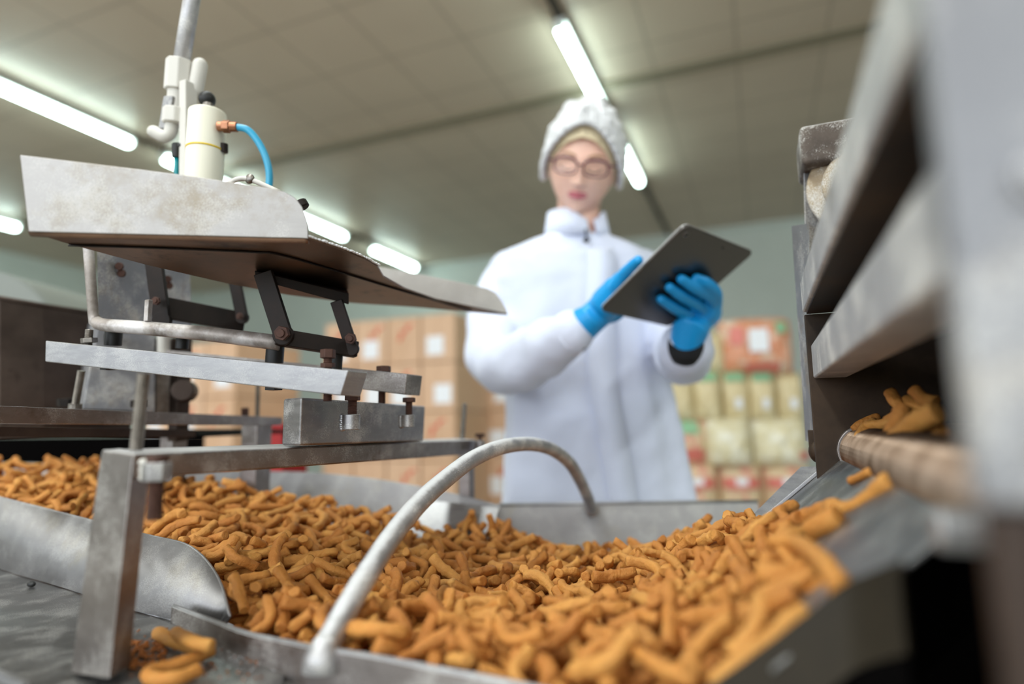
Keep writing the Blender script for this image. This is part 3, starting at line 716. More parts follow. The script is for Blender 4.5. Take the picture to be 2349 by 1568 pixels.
# far side sheet of the left arm of the trough
ft_ = [P(-250, 1055, 1.36), P(100, 1062, 1.36), P(380, 1072, 1.28), P(520, 1078, 1.25), P(700, 1082, 1.2), P(800, 1090, 1.17), P(900, 1103, 1.13), P(1000, 1122, 1.1), P(1080, 1140, 1.07), P(1148, 1158, 1.05)]
ft_ = smoothpath(ft_, 4)
fb_ = [V((p_.x, p_.y, .60))-V(_fh)*.12 for p_ in ft_]
MB().strip(fb_, ft_, -.003).build('arm_side_sheet', M['sheet'], tb, bevel=.001)
MB().strip([P(905, 1230, 1.0), P(920, 1180, 1.03), P(1000, 1150, 1.045)][::-1]+[], [P(1120, 1250, .98), P(1135, 1205, 1.0), P(1146, 1166, 1.03)][::-1], .003).build('folded_corner', M['bar'], tb, bevel=.001)
# floor
fl = [PH(-200, 1560, .60), PH(1100, 1700, .60), PH(2100, 1700, .60), PH(1900, 1250, .6), PH(1700, 1210, .6), PH(200, 1250, .6)]
hz = .62
pl = [V((-1.2, .35, hz)), V((-.40, .30, hz)), V((.05, .30, hz)), V((.10, .9, hz)), V((-.1, 1.12, hz)), V((-.5, 1.0, hz)), V((-1.5, 1.6, hz)), V((-1.9, 1.2, hz))]
MB().poly(pl, (0, 0, .004)).build('trough_floor', M['frame'], tb)
for x, y in ((-.32, .40), (.0, .40), (-.1, 1.0), (-.45, .95)):
    MB().box((x, y, hz/2), (.035, .035, hz)).build('leg', M['frame'], tb, bevel=.003)
# arched tube handle: from the near rim over to the far wall
hd = [P(742, 1492, .445), P(760, 1462, .455), P(790, 1405, .475), P(840, 1320, .51), P(900, 1228, .56), P(960, 1155, .61), P(1020, 1100, .665), P(1085, 1052, .73), P(1150, 1025, .79), P(1215, 1018, .86), P(1265, 1030, .92), P(1305, 1060, .97), P(1330, 1100, 1.02), P(1348, 1140, 1.07), P(1358, 1168, 1.11)]
hd = smoothpath(hd, 6); hr = []
for p_ in hd:
    hr.append(.0098)
MB().tube(hd, hr, 28).build('handle', M['whitepipe'], tb, smooth=True)
m1 = hd[0]; mb = MB(); mb.tube([m1+V((0,0,-.012)), m1+V((0,0,-.004)), hd[2], hd[4]], [.0150, .0135, .0108, .0098], 24); mb.build('handle_weld', M['whitepipe'], tb, smooth=True)
e1 = hd[-1]; MB().cyl(e1-V(_fh)*.004, e1+V(_fh)*.03, .013, 20).build('handle_mount', M['frame'], tb, bevel=.002)
# left near side panel, curling round at its end
sp = root_at('side_panel', PH(300, 1440, LED), 'pale bent sheet steel panel left of the snacks with a rounded end', 'panel')
tpx = [(-420, 1030, 1.15), (-160, 1095, 1.0), (0, 1140, .90), (110, 1168, .85), (215, 1195, .80), (300, 1218, .75), (360, 1232, .715), (410, 1243, .685), (440, 1256, .665), (470, 1282, .645), (496, 1318, .625), (514, 1360, .60), (528, 1414, .57)]
bpx = [(-420, 1150), (-160, 1235), (0, 1302), (110, 1336), (180, 1358), (250, 1380), (310, 1400), (350, 1410), (385, 1418), (420, 1425), (450, 1430), (480, 1432), (520, 1430)]
tp = smoothpath([P(*q) for q in tpx], 4); bt = smoothpath([PH(x, y, LED+.001) for x, y in bpx], 4)
MB().strip(bt, tp, .002).build('sheet', M['sheet'], sp, smooth=True); MB().tube(tp, .0016, 8).build('rolled_edge', M['bar'], sp, smooth=True)
# ledge plates
lp = root_at('ledge_plate', PH(120, 1480, LED), 'smeared flat steel ledge in the bottom left corner', 'ledge')
pts = [PH(-260, 1225, LED), PH(0, 1298, LED), PH(180, 1356, LED), PH(310, 1397, LED), PH(420, 1426, LED), PH(640, 1475, LED), PH(700, 1560, LED), PH(660, 1700, LED), PH(-400, 1760, LED)]
MB().poly(pts, (0, 0, -.003)).build('plate', M['plateledge'] if 'plateledge' in M else M['chute'], lp)
MB().tube([PH(-260, 1225, LED), PH(0, 1299, LED), PH(180, 1357, LED), PH(310, 1399, LED), PH(420, 1428, LED)], .0014, 8).build('raised_edge', M['bar'], lp, smooth=True)
for x in (-.75, -.35):
    MB().box((x, .25, LED/2-.003), (.04, .04, LED-.006)).build('leg', M['frame'], lp, bevel=.003)
MB().beam(PH(-40, 1530, LED+.003), PH(60, 1575, LED+.003), .004, .006).build('lip', M['bar'], lp)
fp = root_at('foot_plate', PH(450, 1530, LED+.004), 'grey crumb covered plate under the three stray sticks', 'plate')
MB().poly([PH(240, 1560, LED+.003), PH(300, 1440, LED+.003), PH(345, 1412, LED+.003), PH(420, 1440, LED+.003), PH(655, 1540, LED+.003), PH(620, 1640, LED+.003), PH(200, 1680, LED+.003)], (0, 0, -.0025)).build('plate', M['chute'], fp, bevel=.0005)
crm = MB()
for i in range(260):
    x, y = (random.uniform(290, 380), random.uniform(1470, 1535)) if i < 150 else (random.uniform(300, 600), random.uniform(1440, 1560))
    s_ = random.uniform(.0006, .0022 if i < 150 else .0012); crm.ell(PH(x, y, LED+.004+s_*.5), (s_, s_*1.2, s_*.7), nu=6, nv=4)
tag(crm.build('crumbs', M['crumb'], smooth=True), 'brown snack crumbs scattered beside the post foot', 'crumbs', kind='stuff')
fd = MB()
for i in range(300):
    x, y = random.gauss(490, 75), random.gauss(1515, 26); s_ = random.uniform(.0002, .0006); fd.ell(PH(x, y, LED+.004+s_*.3), (s_, s_, s_*.5), nu=5, nv=4)
tag(fd.build('flour_specks', M['label'], smooth=True), 'white flour specks on the grey plate in the bottom left', 'flour', kind='stuff')
p0 = PH(72, 1339, LED+.004); tag(MB().ell(p0, (.006, .004, .0035)).build('dark_crumb', M['black'], smooth=True), 'single black crumb on the ledge left of the post', 'crumb')

# ------------------------------------------------------------------ roller machine on the right (axis aligned with the hall)
F = P(1866, 866, .70)                       # lower far corner of the lower channel
XL, YF = F.x, F.y; YN = .205                # left faces, far and near side plates
rm = root_at('roller_machine', V((XL+.1, .5, .3)), 'steel roller machine with two heavy channels at the right edge', 'machine')
# lower channel
zb, zt = 1.025, 1.064
MB().hexa([V((XL, YN, zb)), V((XL+.035, YN, zb)), V((XL+.035, YF, zb)), V((XL, YF, zb))], [V((XL, YN, zt)), V((XL+.035, YN, zt)), V((XL+.035, YF, zt)), V((XL, YF, zt))]).build('lower_channel', M['channel'], rm, bevel=.0025)
zb2, zt2 = 1.102, 1.138
UX = XL-.006
MB().hexa([V((UX, YN, zb2)), V((UX+.14, YN, zb2)), V((UX+.14, YF, zb2)), V((UX, YF, zb2))], [V((UX+.0, YN, zt2)), V((UX+.14, YN, zt2)), V((UX+.14, YF, zt2)), V((UX, YF, zt2))]).build('upper_channel', M['channel'], rm, bevel=.0025)
MB().box((UX+.072, (YN+YF)/2, zb2-.0012), (.136, YF-YN-.004, .002)).build('underside_shade_plate', M['inner'], rm)  # added plate whose dark colour paints the shade under the channel
# far side plate and its thin folded sheet
def plateXZ(pts, y, th, name, mat, par, bev=.001):
    return MB().poly([V((x, y, z)) for x, z in pts], (0, th, 0)).build(name, mat, par, bevel=bev)
tl = P(1818, 515, .74); bl = P(1850, 1015, .74)
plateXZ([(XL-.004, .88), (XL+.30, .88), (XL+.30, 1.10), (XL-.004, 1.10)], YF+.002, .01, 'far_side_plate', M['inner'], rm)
mb = MB(); s0, s1 = P(1816, 518, .80), P(1848, 1010, .80); s2, s3 = P(1856, 512, .74), P(1866, 1022, .74)
mb.hexa([s1, s3, s3+V((0, .004, 0)), s1+V((0, .004, 0))], [s0, s2, s2+V((0, .004, 0)), s0+V((0, .004, 0))]); mb.build('edge_sheet', M['plate'], rm, bevel=.001)
# back wall of the roller bay
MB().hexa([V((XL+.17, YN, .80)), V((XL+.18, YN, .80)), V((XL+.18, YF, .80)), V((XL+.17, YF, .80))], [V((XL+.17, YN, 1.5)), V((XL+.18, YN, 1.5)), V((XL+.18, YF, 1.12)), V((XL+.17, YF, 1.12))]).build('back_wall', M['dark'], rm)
# near side plate, very close to the lens
nx = P(2118, 500, .19)
plateXZ([(nx.x, .957), (nx.x+.5, .957), (nx.x+.5, 1.6), (nx.x, 1.6)], YN-.012, .012, 'near_side_plate', M['plate'], rm, .002)
plateXZ([(nx.x+.002, .40), (nx.x+.5, .40), (nx.x+.5, .956), (nx.x+.002, .956)], YN-.008, .008, 'lower_side_panel', M['hopper'], rm, .002)
for x, y, r_ in ((2292, 490, .0065), (2330, 1300, .006), (2300, 1010, .005)):
    c = P(x, y, .185); c = V((c.x, YN-.012, c.z)); MB().hexn(c, c-V((0, .005, 0)), r_).cyl(c-V((0, .005, 0)), c-V((0, .007, 0)), r_*.6, 12).build('bolt', M['bar'], rm, bevel=.001)
c = P(2172, 1215, .24); MB().cyl(c-V((.004, 0, 0)), c+V((.018, .0, 0)), .0085, 20).build('bearing_stud', M['bar'], rm, bevel=.002)
# lower near cross member, brown
# roller
rz = .955
ra_, rb_ = P(1962, 1035, .69), P(2190, 1110, .30)
ra_ = V((XL+.045, YF-.004, .943)); rb_ = V((XL+.045, YN+.004, .943))
pts = []; rad = []; n = 2*int((rb_-ra_).length/.0032)
for i in range(n+1):
    pts.append(ra_.lerp(rb_, i/n)); rad.append(.0258 if i % 2 else .0236)
MB().tube(pts, rad, 40).build('grooved_roller', M['roller'], rm, smooth=False)
MB().cyl(ra_+V((0, .006, 0)), ra_-V((0, .003, 0)), .028, 30).build('roller_flange', M['frame'], rm, bevel=.001)
ra2 = ra_+V((.062, 0, .004)); rb2 = rb_+V((.062, 0, .004))
MB().tube([ra2.lerp(rb2, i/n) for i in range(n+1)], rad, 40).build('grooved_roller', M['roller'], rm, smooth=False)
# chute below the roller, folded lip at its far edge
ca, cb = P(1755, 1193, .72), P(1899, 1066, .72)
ca.y = cb.y = YF+.03
yn = .335
sx = cb+(cb-ca)*.5
mb = MB(); th = V((0, 0, -.003))
q = [V((ca.x, yn, ca.z)), V((sx.x, yn, sx.z)), V((sx.x, ca.y, sx.z)), ca]
mb.hexa([p_+th for p_ in q], q); mb.build('chute', M['chute'], rm, bevel=.0006)
la, lb = P(1717, 1189, .75), P(1837, 1069, .75)
mb = MB(); mb.hexa([ca+th, cb+th, lb+th, la+th], [ca, cb, lb, la]); mb.build('chute_lip', M['bar'], rm, bevel=.001)
mb = MB(); mb.hexa([ca+V((0,-.004,0)), cb+V((0,-.004,0)), cb, ca], [ca+V((0,-.004,.006)), cb+V((0,-.004,.006)), cb+V((0,0,.006)), ca+V((0,0,.006))]); mb.build('lip_edge', M['bar'], rm, bevel=.001)
mb = MB().ell(P(1880, 1035, .715), (.012, .01, .014), nu=14, nv=10).box(P(1868, 1015, .72), (.012, .01, .03)); mb.build('bearing_lug', M['inner'], rm, bevel=.001)
plateXZ([(ca.x+.02, .60), (XL+.30, .60), (XL+.30, .895), (cb.x-.0, .895), ], YF+.035, .006, 'lower_far_shade_plate', M['void'], rm)  # black colour paints the shade under the machine
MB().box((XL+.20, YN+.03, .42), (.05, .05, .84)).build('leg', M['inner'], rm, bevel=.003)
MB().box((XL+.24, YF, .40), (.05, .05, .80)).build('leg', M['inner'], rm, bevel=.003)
# skirt coloured near black to paint the shade beneath the chute
MB().hexa([V((XL-.03, .325, .40)), V((XL+.5, .325, .40)), V((XL+.5, .332, .40)), V((XL-.03, .332, .40))], [V((XL-.03, .325, .855)), V((XL+.5, .325, .895)), V((XL+.5, .332, .895)), V((XL-.03, .332, .855))]).build('shade_skirt', M['void'], rm)
# drive motor with flange up behind the upper channel
mt = root_at('drive_motor', P(1900, 420, .78), 'flour covered drive motor with round flange behind the upper channel', 'motor')
ZM = .80
mb = MB(); c = P(1905, 350, ZM); mb.box(c, (.075, .08, .052), (V((1,0,0)), V((0,1,0)), V((0,0,1)))); mb.build('terminal_box', M['motor'], mt, bevel=.006)
c = P(1978, 428, ZM-.03); ax = V((-.25, -1, 0)).normalized()
MB().cyl(c-ax*.02, c+ax*.02, .062, 48).build('flange', M['flange'], mt, bevel=.004)
MB().cyl(c+ax*.02, c+ax*.032, .042, 40).build('end_cover', M['flange'], mt, bevel=.004)
MB().cyl(c-ax*.13, c-ax*.02, .055, 40).build('motor_body', M['hopper'], mt, bevel=.004)
sd = ax.cross(V((0,0,1))).normalized()
for a in (60, 100, 140, 180, 220, 260):
    p_ = c+ax*.02+(sd*math.cos(math.radians(a))+V((0,0,1))*math.sin(math.radians(a)))*.052
    MB().hexn(p_, p_+ax*.007, .006).cyl(p_+ax*.007, p_+ax*.009, .003, 10).build('bolt', M['copper'], mt, bevel=.0008)
MB().box(c+ax*.034-sd*.036, (.016, .012, .016), (sd, ax, V((0,0,1)))).build('shaft_key', M['copper'], mt, bevel=.002)
mb = MB(); mb.hexa([P(1850, 700, .80), P(1895, 700, .80), P(1895, 700, .83), P(1850, 700, .83)], [P(1843, 395, .80), P(1905, 395, .80), P(1905, 395, .83), P(1843, 395, .83)]); mb.build('mounting_bracket', M['plate'], mt, bevel=.002)

# ------------------------------------------------------------------ snacks
def stick_mesh(kind, seedv, low=False):
    rg = random.Random(seedv); L = rg.uniform(.034, .068); n = 7 if low else 16; seg = 8 if low else 16
    if kind == 'straight': bend = rg.uniform(-.5, .5)
    elif kind == 'bent': bend = rg.uniform(1.0, 1.8)*rg.choice([-1, 1])
    elif kind == 'loop': bend = rg.uniform(2.6, 3.6); L *= 1.25
    else: bend = 0
    ang = -bend/2; p = V((0,0,0)); pts = [p.copy()]
    for i in range(n-1):
        t = (i+.5)/(n-1)
        a = ang+bend*t+(math.sin(t*math.pi*2)*.8 if kind == 'swave' else 0)+math.sin(t*9+seedv)*.10
        p = p+V((math.cos(a), math.sin(a), .12*math.sin(t*5+seedv)))*(L/(n-1)); pts.append(p.copy())
    c = sum(pts, V())/n; pts = [q-c for q in pts]
    r0 = rg.uniform(.0046, .0061)
    rr = [r0*(1+.10*noise.noise(V((i*.8, seedv*1.7, 0)))*2) for i in range(n)]
    pts2 = [pts[0]+(pts[0]-pts[1])*.06]+pts+[pts[-1]+(pts[-1]-pts[-2])*.06]; rr2 = [rr[0]*.72]+rr+[rr[-1]*.72]
    mb = MB().tube(pts2, rr2, seg)
    # lumps, twist ridges
    k = len(pts2)
    for i in range(k):
        for j in range(seg):
            v_ = mb.v[i*seg+j]; ctr = pts2[i]; d = v_-ctr
            s_ = 1+.22*noise.noise(v_*130+V((seedv*3.1, 0, 0)))+.08*math.cos(2*(2*math.pi*j/seg)+i*.25+seedv)+.05*math.cos(5*(2*math.pi*j/seg)+i*.2)+.09*noise.noise(v_*380)
            mb.v[i*seg+j] = ctr+d*s_
    me = bpy.data.meshes.new('snack_stick'); me.from_pydata([tuple(v_) for v_ in mb.v], [], mb.f); me.update(); me.materials.append(M['snack'])
    for q in me.polygons: q.use_smooth = len(q.vertices) == 4
    return me, np.array([tuple(q) for q in pts]), r0
kinds = ['straight']*7+['bent']*8+['loop']*3+['swave']*6
PROTO = [stick_mesh(k_, 11+i*7) for i, k_ in enumerate(kinds)]
PROTO_LOW = [stick_mesh(k_, 11+i*7, True) for i, k_ in enumerate(kinds)]

CP = [(-200, 1085, 1.12), (0, 1082, 1.15), (220, 1070, 1.24), (0, 1150, .96), (-150, 1130, 1.0), (400, 1112, 1.06), (560, 1142, 1.02), (740, 1172, 1.0), (900, 1200, .97), (1000, 1232, .96), (1100, 1207, 1.0), (1200, 1238, 1.0),
      (1330, 1274, .99), (1500, 1270, .98), (1600, 1236, .92), (1720, 1205, .76), (1830, 1198, .54), (1905, 1262, .375), (1945, 1330, .296), (215, 1200, .84), (430, 1262, .70), (490, 1300, .66), (530, 1405, .57),
      (700, 1480, .47), (1000, 1538, .405), (1200, 1572, .375), (1400, 1600, .35), (1500, 1500, .40), (1640, 1560, .325), (1780, 1450, .308), (1860, 1396, .30), (1100, 1350, .70), (800, 1300, .72), (600, 1230, .83), (1400, 1400, .58), (1700, 1310, .50), (1250, 1460, .47)]
cpp = np.array([tuple(P(*c)) for c in CP])
def rbf_fit(X, z, lam=1e-4):
    n = len(X); d = np.linalg.norm(X[:, None]-X[None], axis=2); K = np.where(d > 0, d*d*np.log(d+1e-12), 0)+lam*np.eye(n)
    Pm = np.c_[np.ones(n), X]; A = np.block([[K, Pm], [Pm.T, np.zeros((3, 3))]]); b = np.r_[z, 0, 0, 0]; w = np.linalg.solve(A, b)
    def f(Q):
        d = np.linalg.norm(Q[:, None]-X[None], axis=2); K = np.where(d > 0, d*d*np.log(d+1e-12), 0)
        return K@w[:n]+np.c_[np.ones(len(Q)), Q]@w[n:]
    return f
hf = rbf_fit(cpp[:, :2], cpp[:, 2])
# footprint of the heap in plan
foot_px = [(-260, 1092, 1.1), (-100, 1080, 1.14), (110, 1076, 1.2), (240, 1072, 1.24), (400, 1105, 1.1), (560, 1135, 1.04), (740, 1165, 1.02), (900, 1193, .99), (1000, 1225, .98), (1090, 1196, 1.03), (1200, 1228, 1.02), (1330, 1266, 1.01), (1500, 1262, 1.0),
           (1600, 1228, .94), (1720, 1198, .78), (1835, 1190, .56), (1905, 1252, .385), (1952, 1318, .302), (1864, 1402, .300), (1764, 1480, .308), (1640, 1563, .320), (1530, 1606, .328), (1400, 1600, .345), (1200, 1560, .38), (1000, 1522, .41), (860, 1495, .435), (720, 1473, .468), (640, 1456, .49), (560, 1438, .522),
           (527, 1400, .575), (505, 1345, .61), (470, 1290, .655), (420, 1252, .69), (350, 1238, .73), (215, 1202, .81), (0, 1148, .92), (-170, 1100, 1.03)]
foot = np.array([tuple(P(*c))[:2] for c in foot_px])
def inside(pt, poly):
    x, y = pt; c = False; n = len(poly)
    for i in range(n):
        x1, y1 = poly[i]; x2, y2 = poly[(i+1) % n]
        if (y1 > y) != (y2 > y) and x < (x2-x1)*(y-y1)/(y2-y1)+x1: c = not c
    return c
G = .004
gx0, gy0 = foot.min(0)-.02; gx1, gy1 = foot.max(0)+.02
NX, NY = int((gx1-gx0)/G)+1, int((gy1-gy0)/G)+1
XX, YY = np.meshgrid(gx0+np.arange(NX)*G, gy0+np.arange(NY)*G, indexing='ij')
tgt = hf(np.c_[XX.ravel(), YY.ravel()]).reshape(NX, NY); tgt = np.clip(tgt, .74, .935)
msk = np.array([[inside((gx0+i*G, gy0+j*G), foot) for j in range(NY)] for i in range(NX)])
hm = tgt-.030
cells = np.argwhere(msk)
offs = [(i, j, math.hypot(i, j)*G) for i in range(-2, 3) for j in range(-2, 3) if math.hypot(i, j)*G < .0065]
oi_ = np.array([o[0] for o in offs]); oj_ = np.array([o[1] for o in offs]); od_ = np.array([o[2] for o in offs])
placed = []
area = len(cells)*G*G
NST = int(area/.00036*1.7)
for s_ in range(NST):
    cand = cells[RNG.integers(0, len(cells), 10)]
    deficit = (tgt-hm)[cand[:, 0], cand[:, 1]]
    k_ = int(np.argmax(deficit)); ci, cj = cand[k_]
    if deficit[k_] < .002: continue
    pi = int(RNG.integers(0, len(PROTO))); me, cl_, r0 = PROTO[pi]
    yawa = RNG.uniform(0, 2*math.pi); rolla = RNG.normal(0, .35) if RNG.random() < .8 else RNG.uniform(-1.4, 1.4)
    x = gx0+ci*G+RNG.uniform(-G, G)/2; y = gy0+cj*G+RNG.uniform(-G, G)/2
    R0 = Matrix.Rotation(yawa, 3, 'Z')@Matrix.Rotation(rolla, 3, 'X')
    q = cl_@np.array(R0).T
    def idx(q): 
        return np.clip(((x+q[:, 0]-gx0)/G+.5).astype(int), 0, NX-1), np.clip(((y+q[:, 1]-gy0)/G+.5).astype(int), 0, NY-1)
    I, J = idx(q); hb = hm[I, J]
    # fit a plane tilt along the long direction
    u = np.array([math.cos(yawa), math.sin(yawa)]); s = q[:, :2]@u
    if np.ptp(s) > .01:
        sl = np.polyfit(s, hb, 1)[0]; sl = float(np.clip(sl+RNG.normal(0, .12), -.75, .75))
    else: sl = 0
    tilt = math.atan(sl); axv = V((-u[1], u[0], 0))
    R1 = Matrix.Rotation(-tilt, 3, axv)@R0
    q = cl_@np.array(R1).T; I, J = idx(q)
    inm = msk[I, J]
    if inm.mean() < .8: continue
    hb = hm[I, J]
    dz = np.sort(hb+r0-q[:, 2])[-max(1, len(q)//5):].mean()-.0012
    if dz > tgt[ci, cj]+.016: continue
    for a in range(len(q)):
        ii = np.clip(I[a]+oi_, 0, NX-1); jj = np.clip(J[a]+oj_, 0, NY-1)
        hh = dz+q[a, 2]+np.sqrt(np.maximum(r0*r0-od_**2, 0)); ok = od_ < r0
        np.maximum.at(hm, (ii[ok], jj[ok]), hh[ok])
    placed.append((pi, R1, V((x, y, dz)), q))
# rank by how much of each stick shows from the camera (top of pile, in frame, near)
sc_list = []
for n_, (pi, R1, loc, q) in enumerate(placed):
    px, py, z_ = PR(loc)
    if not (-10 < px < 2360 and py < 1590): sc_list.append(-1); continue
    I = np.clip(((loc.x+q[:, 0]-gx0)/G+.5).astype(int), 0, NX-1); J = np.clip(((loc.y+q[:, 1]-gy0)/G+.5).astype(int), 0, NY-1)
    vis = np.clip(1-(hm[I, J]-(loc.z+q[:, 2]+PROTO[pi][2]))/.008, 0, 1).mean()
    ln = np.linalg.norm(np.diff(q, axis=0), axis=1).sum()
    sc_list.append(vis**2*ln/z_**2)
order = np.argsort(sc_list)[::-1]
NTOP = 276
topset = set(int(i) for i in order[:NTOP])
heap_v = []; heap_f = []; base = 0
for n_, (pi, R1, loc, q) in enumerate(placed):
    if n_ in topset:
        o = bpy.data.objects.new('snack_stick', PROTO[pi][0]); COL.objects.link(o)
        o.matrix_world = Matrix.Translation(loc)@R1.to_4x4()
        tag(o, 'golden brown crooked snack stick lying in the big heap', 'snack', 'snack sticks in the heap')
    else:
        me = PROTO_LOW[pi][0] if PR(loc)[2] > .8 else PROTO[pi][0]
        vv = np.empty(len(me.vertices)*3); me.vertices.foreach_get('co', vv); vv = vv.reshape(-1, 3)@np.array(R1).T+np.array(loc)
        heap_v.append(vv); heap_f += [tuple(i+base for i in p_.vertices) for p_ in me.polygons]; base += len(vv)
hme = bpy.data.meshes.new('snack_heap'); hme.from_pydata(np.concatenate(heap_v).tolist(), [], heap_f); hme.update(); hme.materials.append(M['snack'])
for q in hme.polygons: q.use_smooth = len(q.vertices) == 4
ho = bpy.data.objects.new('snack_heap', hme); COL.objects.link(ho); tag(ho, 'rest of the golden brown snack heap filling the steel trough', 'snacks', kind='stuff')
# solid core of the heap
vs = []; ids = {}; fs = []
st_ = 3
for i in range(0, NX, st_):
    for j in range(0, NY, st_):
        if msk[i, j]: ids[(i, j)] = len(vs); vs.append((XX[i, j], YY[i, j], tgt[i, j]-.027))
for (i, j), a in ids.items():
    k2 = [(i, j), (i+st_, j), (i+st_, j+st_), (i, j+st_)]
    if all(t in ids for t in k2): fs.append(tuple(ids[t] for t in k2))
hc = MB().add(vs, fs).build('snack_heap_core', M['snack'], fix=False); hc.parent = ho
tag(hc, kind='stuff')
print('sticks placed', len(placed))

def lone(pts_px, r, lab, grp=None, seedv=1):
    pts = smoothpath([P(*p_) for p_ in pts_px], 5); n = len(pts)
    c = sum(pts, V())/n
    r = thing_stick(pts, r, c, lab, seedv)
    if grp: r['group'] = grp
    return r
def thing_stick(pts, r, c, lab, seedv):
    n = len(pts); seg = 14; rr = [r*(1+.12*noise.noise(V((i*.45, seedv*2.3, 1)))) for i in range(n)]
    P0 = [pts[0]+(pts[0]-pts[1])*.15]+list(pts)+[pts[-1]+(pts[-1]-pts[-2])*.15]; R0 = [rr[0]*.7]+rr+[rr[-1]*.7]
    mb = MB().tube(P0, R0, seg)
    for i in range(len(P0)):
        for j in range(seg):
            v_ = mb.v[i*seg+j]; d = v_-P0[i]; mb.v[i*seg+j] = P0[i]+d*(1+.16*noise.noise(v_*140)+.06*math.cos(2*2*math.pi*j/seg+i*.3)+.05*noise.noise(v_*400))
    mb.v = [v_-c for v_ in mb.v]
    o = mb.build('snack_stick', M['snack'], smooth=True); o.location = c; tag(o, lab, 'snack'); return o
L_ = LED+.0095
def H(x, y, h, ): 
    p_ = PH(x, y, h); return (x, y, PR(p_)[2])
lone([H(362, 1450, L_), H(400, 1472, L_), H(452, 1486, L_)], .0052, 'short snack stick nearest the square post on the grey plate', seedv=3)
lone([H(402, 1450, L_+.004), H(440, 1470, L_+.012), H(486, 1482, L_+.010)], .0054, 'snack stick lying on top of the other two on the grey plate', seedv=4)
lone([H(486, 1492, L_), H(420, 1518, L_), H(345, 1540, L_), H(348, 1556, L_), H(400, 1556, L_), H(456, 1535, L_)], .0050, 'hooked snack stick nearest the bottom edge on the grey plate', seedv=5)
# on the chute and tumbling off the roller
TC = [
 ([(1905, 1162, .485), (1950, 1170, .455), (2000, 1143, .435), (2042, 1103, .418)], .0082, 'long snack stick sliding down the chute towards the heap', 6),
 ([(1952, 1102, .52), (1975, 1092, .505), (1998, 1082, .49)], .0042, 'tiny split stick on the chute just under the roller', 7),
 ([(1838, 1188, .53), (1870, 1178, .51), (1905, 1166, .49)], .0085, 'snack stick at the foot of the chute below the long sliding one', 8),
 ([(1858, 1222, .455), (1885, 1205, .445), (1925, 1188, .435)], .010, 'thick snack stick at the foot of the chute on the upper right of the heap', 9),
 ([(1770, 1240, .42), (1830, 1245, .40), (1880, 1278, .34), (1912, 1318, .305), (1928, 1352, .29)], .0064, 'long blurred arched snack stick on the right shoulder of the heap', 10),
 ([(2130, 1120, .34), (2142, 1150, .34), (2150, 1185, .34)], .007, 'blurred snack stick under the roller beside the bright stud', 11),
 ([(1765, 1215, .66), (1788, 1200, .65), (1812, 1188, .645)], .0058, 'snack stick poking up at the top right end of the heap', 12),
 ([(1605, 1232, .84), (1650, 1225, .82), (1715, 1200, .80)], .0062, 'straight snack stick resting against the far wall right of centre', 13),
 ([(1125, 1222, .97), (1128, 1200, .97), (1121, 1180, .97)], .0060, 'snack stick standing upright against the far wall corner', 14),
 ([(722, 1168, .98), (732, 1150, .98), (742, 1138, .98)], .0055, 'snack stick sticking up against the side sheet below the beam', 15),
]
for a, r, lab, s_ in TC: lone(a, r*.86, lab, seedv=s_)
RO = [([(1965, 1040, .62), (1972, 1010, .615), (1985, 985, .62), (2005, 970, .63)], .0085), ([(1958, 985, .66), (1985, 965, .66), (2015, 955, .66)], .006), ([(1990, 975, .62), (2030, 972, .60), (2070, 968, .58)], .0072),
      ([(2020, 1040, .52), (2045, 1020, .50), (2095, 975, .47), (2150, 945, .45)], .0105), ([(2015, 1020, .55), (2040, 1000, .53), (2060, 960, .52), (2075, 930, .52)], .0085), ([(2042, 900, .60), (2058, 925, .58), (2080, 950, .57)], .0075),
      ([(2098, 895, .56), (2120, 915, .55), (2145, 925, .54)], .0085), ([(2080, 918, .58), (2110, 930, .56), (2150, 950, .55)], .0075), ([(2035, 965, .60), (2080, 945, .58), (2120, 935, .56)], .0075), ([(2060, 1000, .52), (2110, 985, .5), (2160, 990, .46)], .009),
      ([(2110, 905, .6), (2090, 940, .6), (2060, 965, .6)], .0075)]
rlab = ['hanging over the left end of the grooved roller', 'lowest dark piece at the far end of the roller', 'lying flat on the far end of the roller', 'long thick one leaning out over the front of the roller', 'curled one crossing the middle of the roller pile', 'pointing up at the left of the roller pile', 'topmost on the roller pile', 'second from the top of the roller pile', 'in the middle of the roller pile', 'near side of the roller pile beside the side plate', 'at the back of the roller pile']
for i, (a, r) in enumerate(RO): lone(a, r*.74, 'brown snack stick, '+rlab[i], 'snack sticks on the roller', 30+i)

# ------------------------------------------------------------------ the worker
rT, uT, fT = V(_r0), V((0,0,1)), V(_fh)          # camera-yaw frame: right, up, away
ppos = P(1360, 1150, 1.47)
def Q(x, y, z): return P(x, y, z)
def ring_loft(rings, seg=48, cap=True):
    """rings: (center, half width, half depth, power, yaw)"""
    vs = []
    for (c, a, b, pw_, yw) in rings:
        R = Matrix.Rotation(yw, 3, 'Z')
        for k in range(seg):
            t = 2*math.pi*k/seg; cs, sn = math.cos(t), math.sin(t)
            x = a*math.copysign(abs(cs)**(2/pw_), cs); y = b*math.copysign(abs(sn)**(2/pw_), sn)
            vs.append(V(c)+R@(rT*x+fT*y))
    n = len(rings)
    fs = [(i*seg+k, i*seg+(k+1)%seg, (i+1)*seg+(k+1)%seg, (i+1)*seg+k) for i in range(n-1) for k in range(seg)]
    if cap: fs += [tuple(reversed(range(seg))), tuple((n-1)*seg+k for k in range(seg))]
    return vs, fs
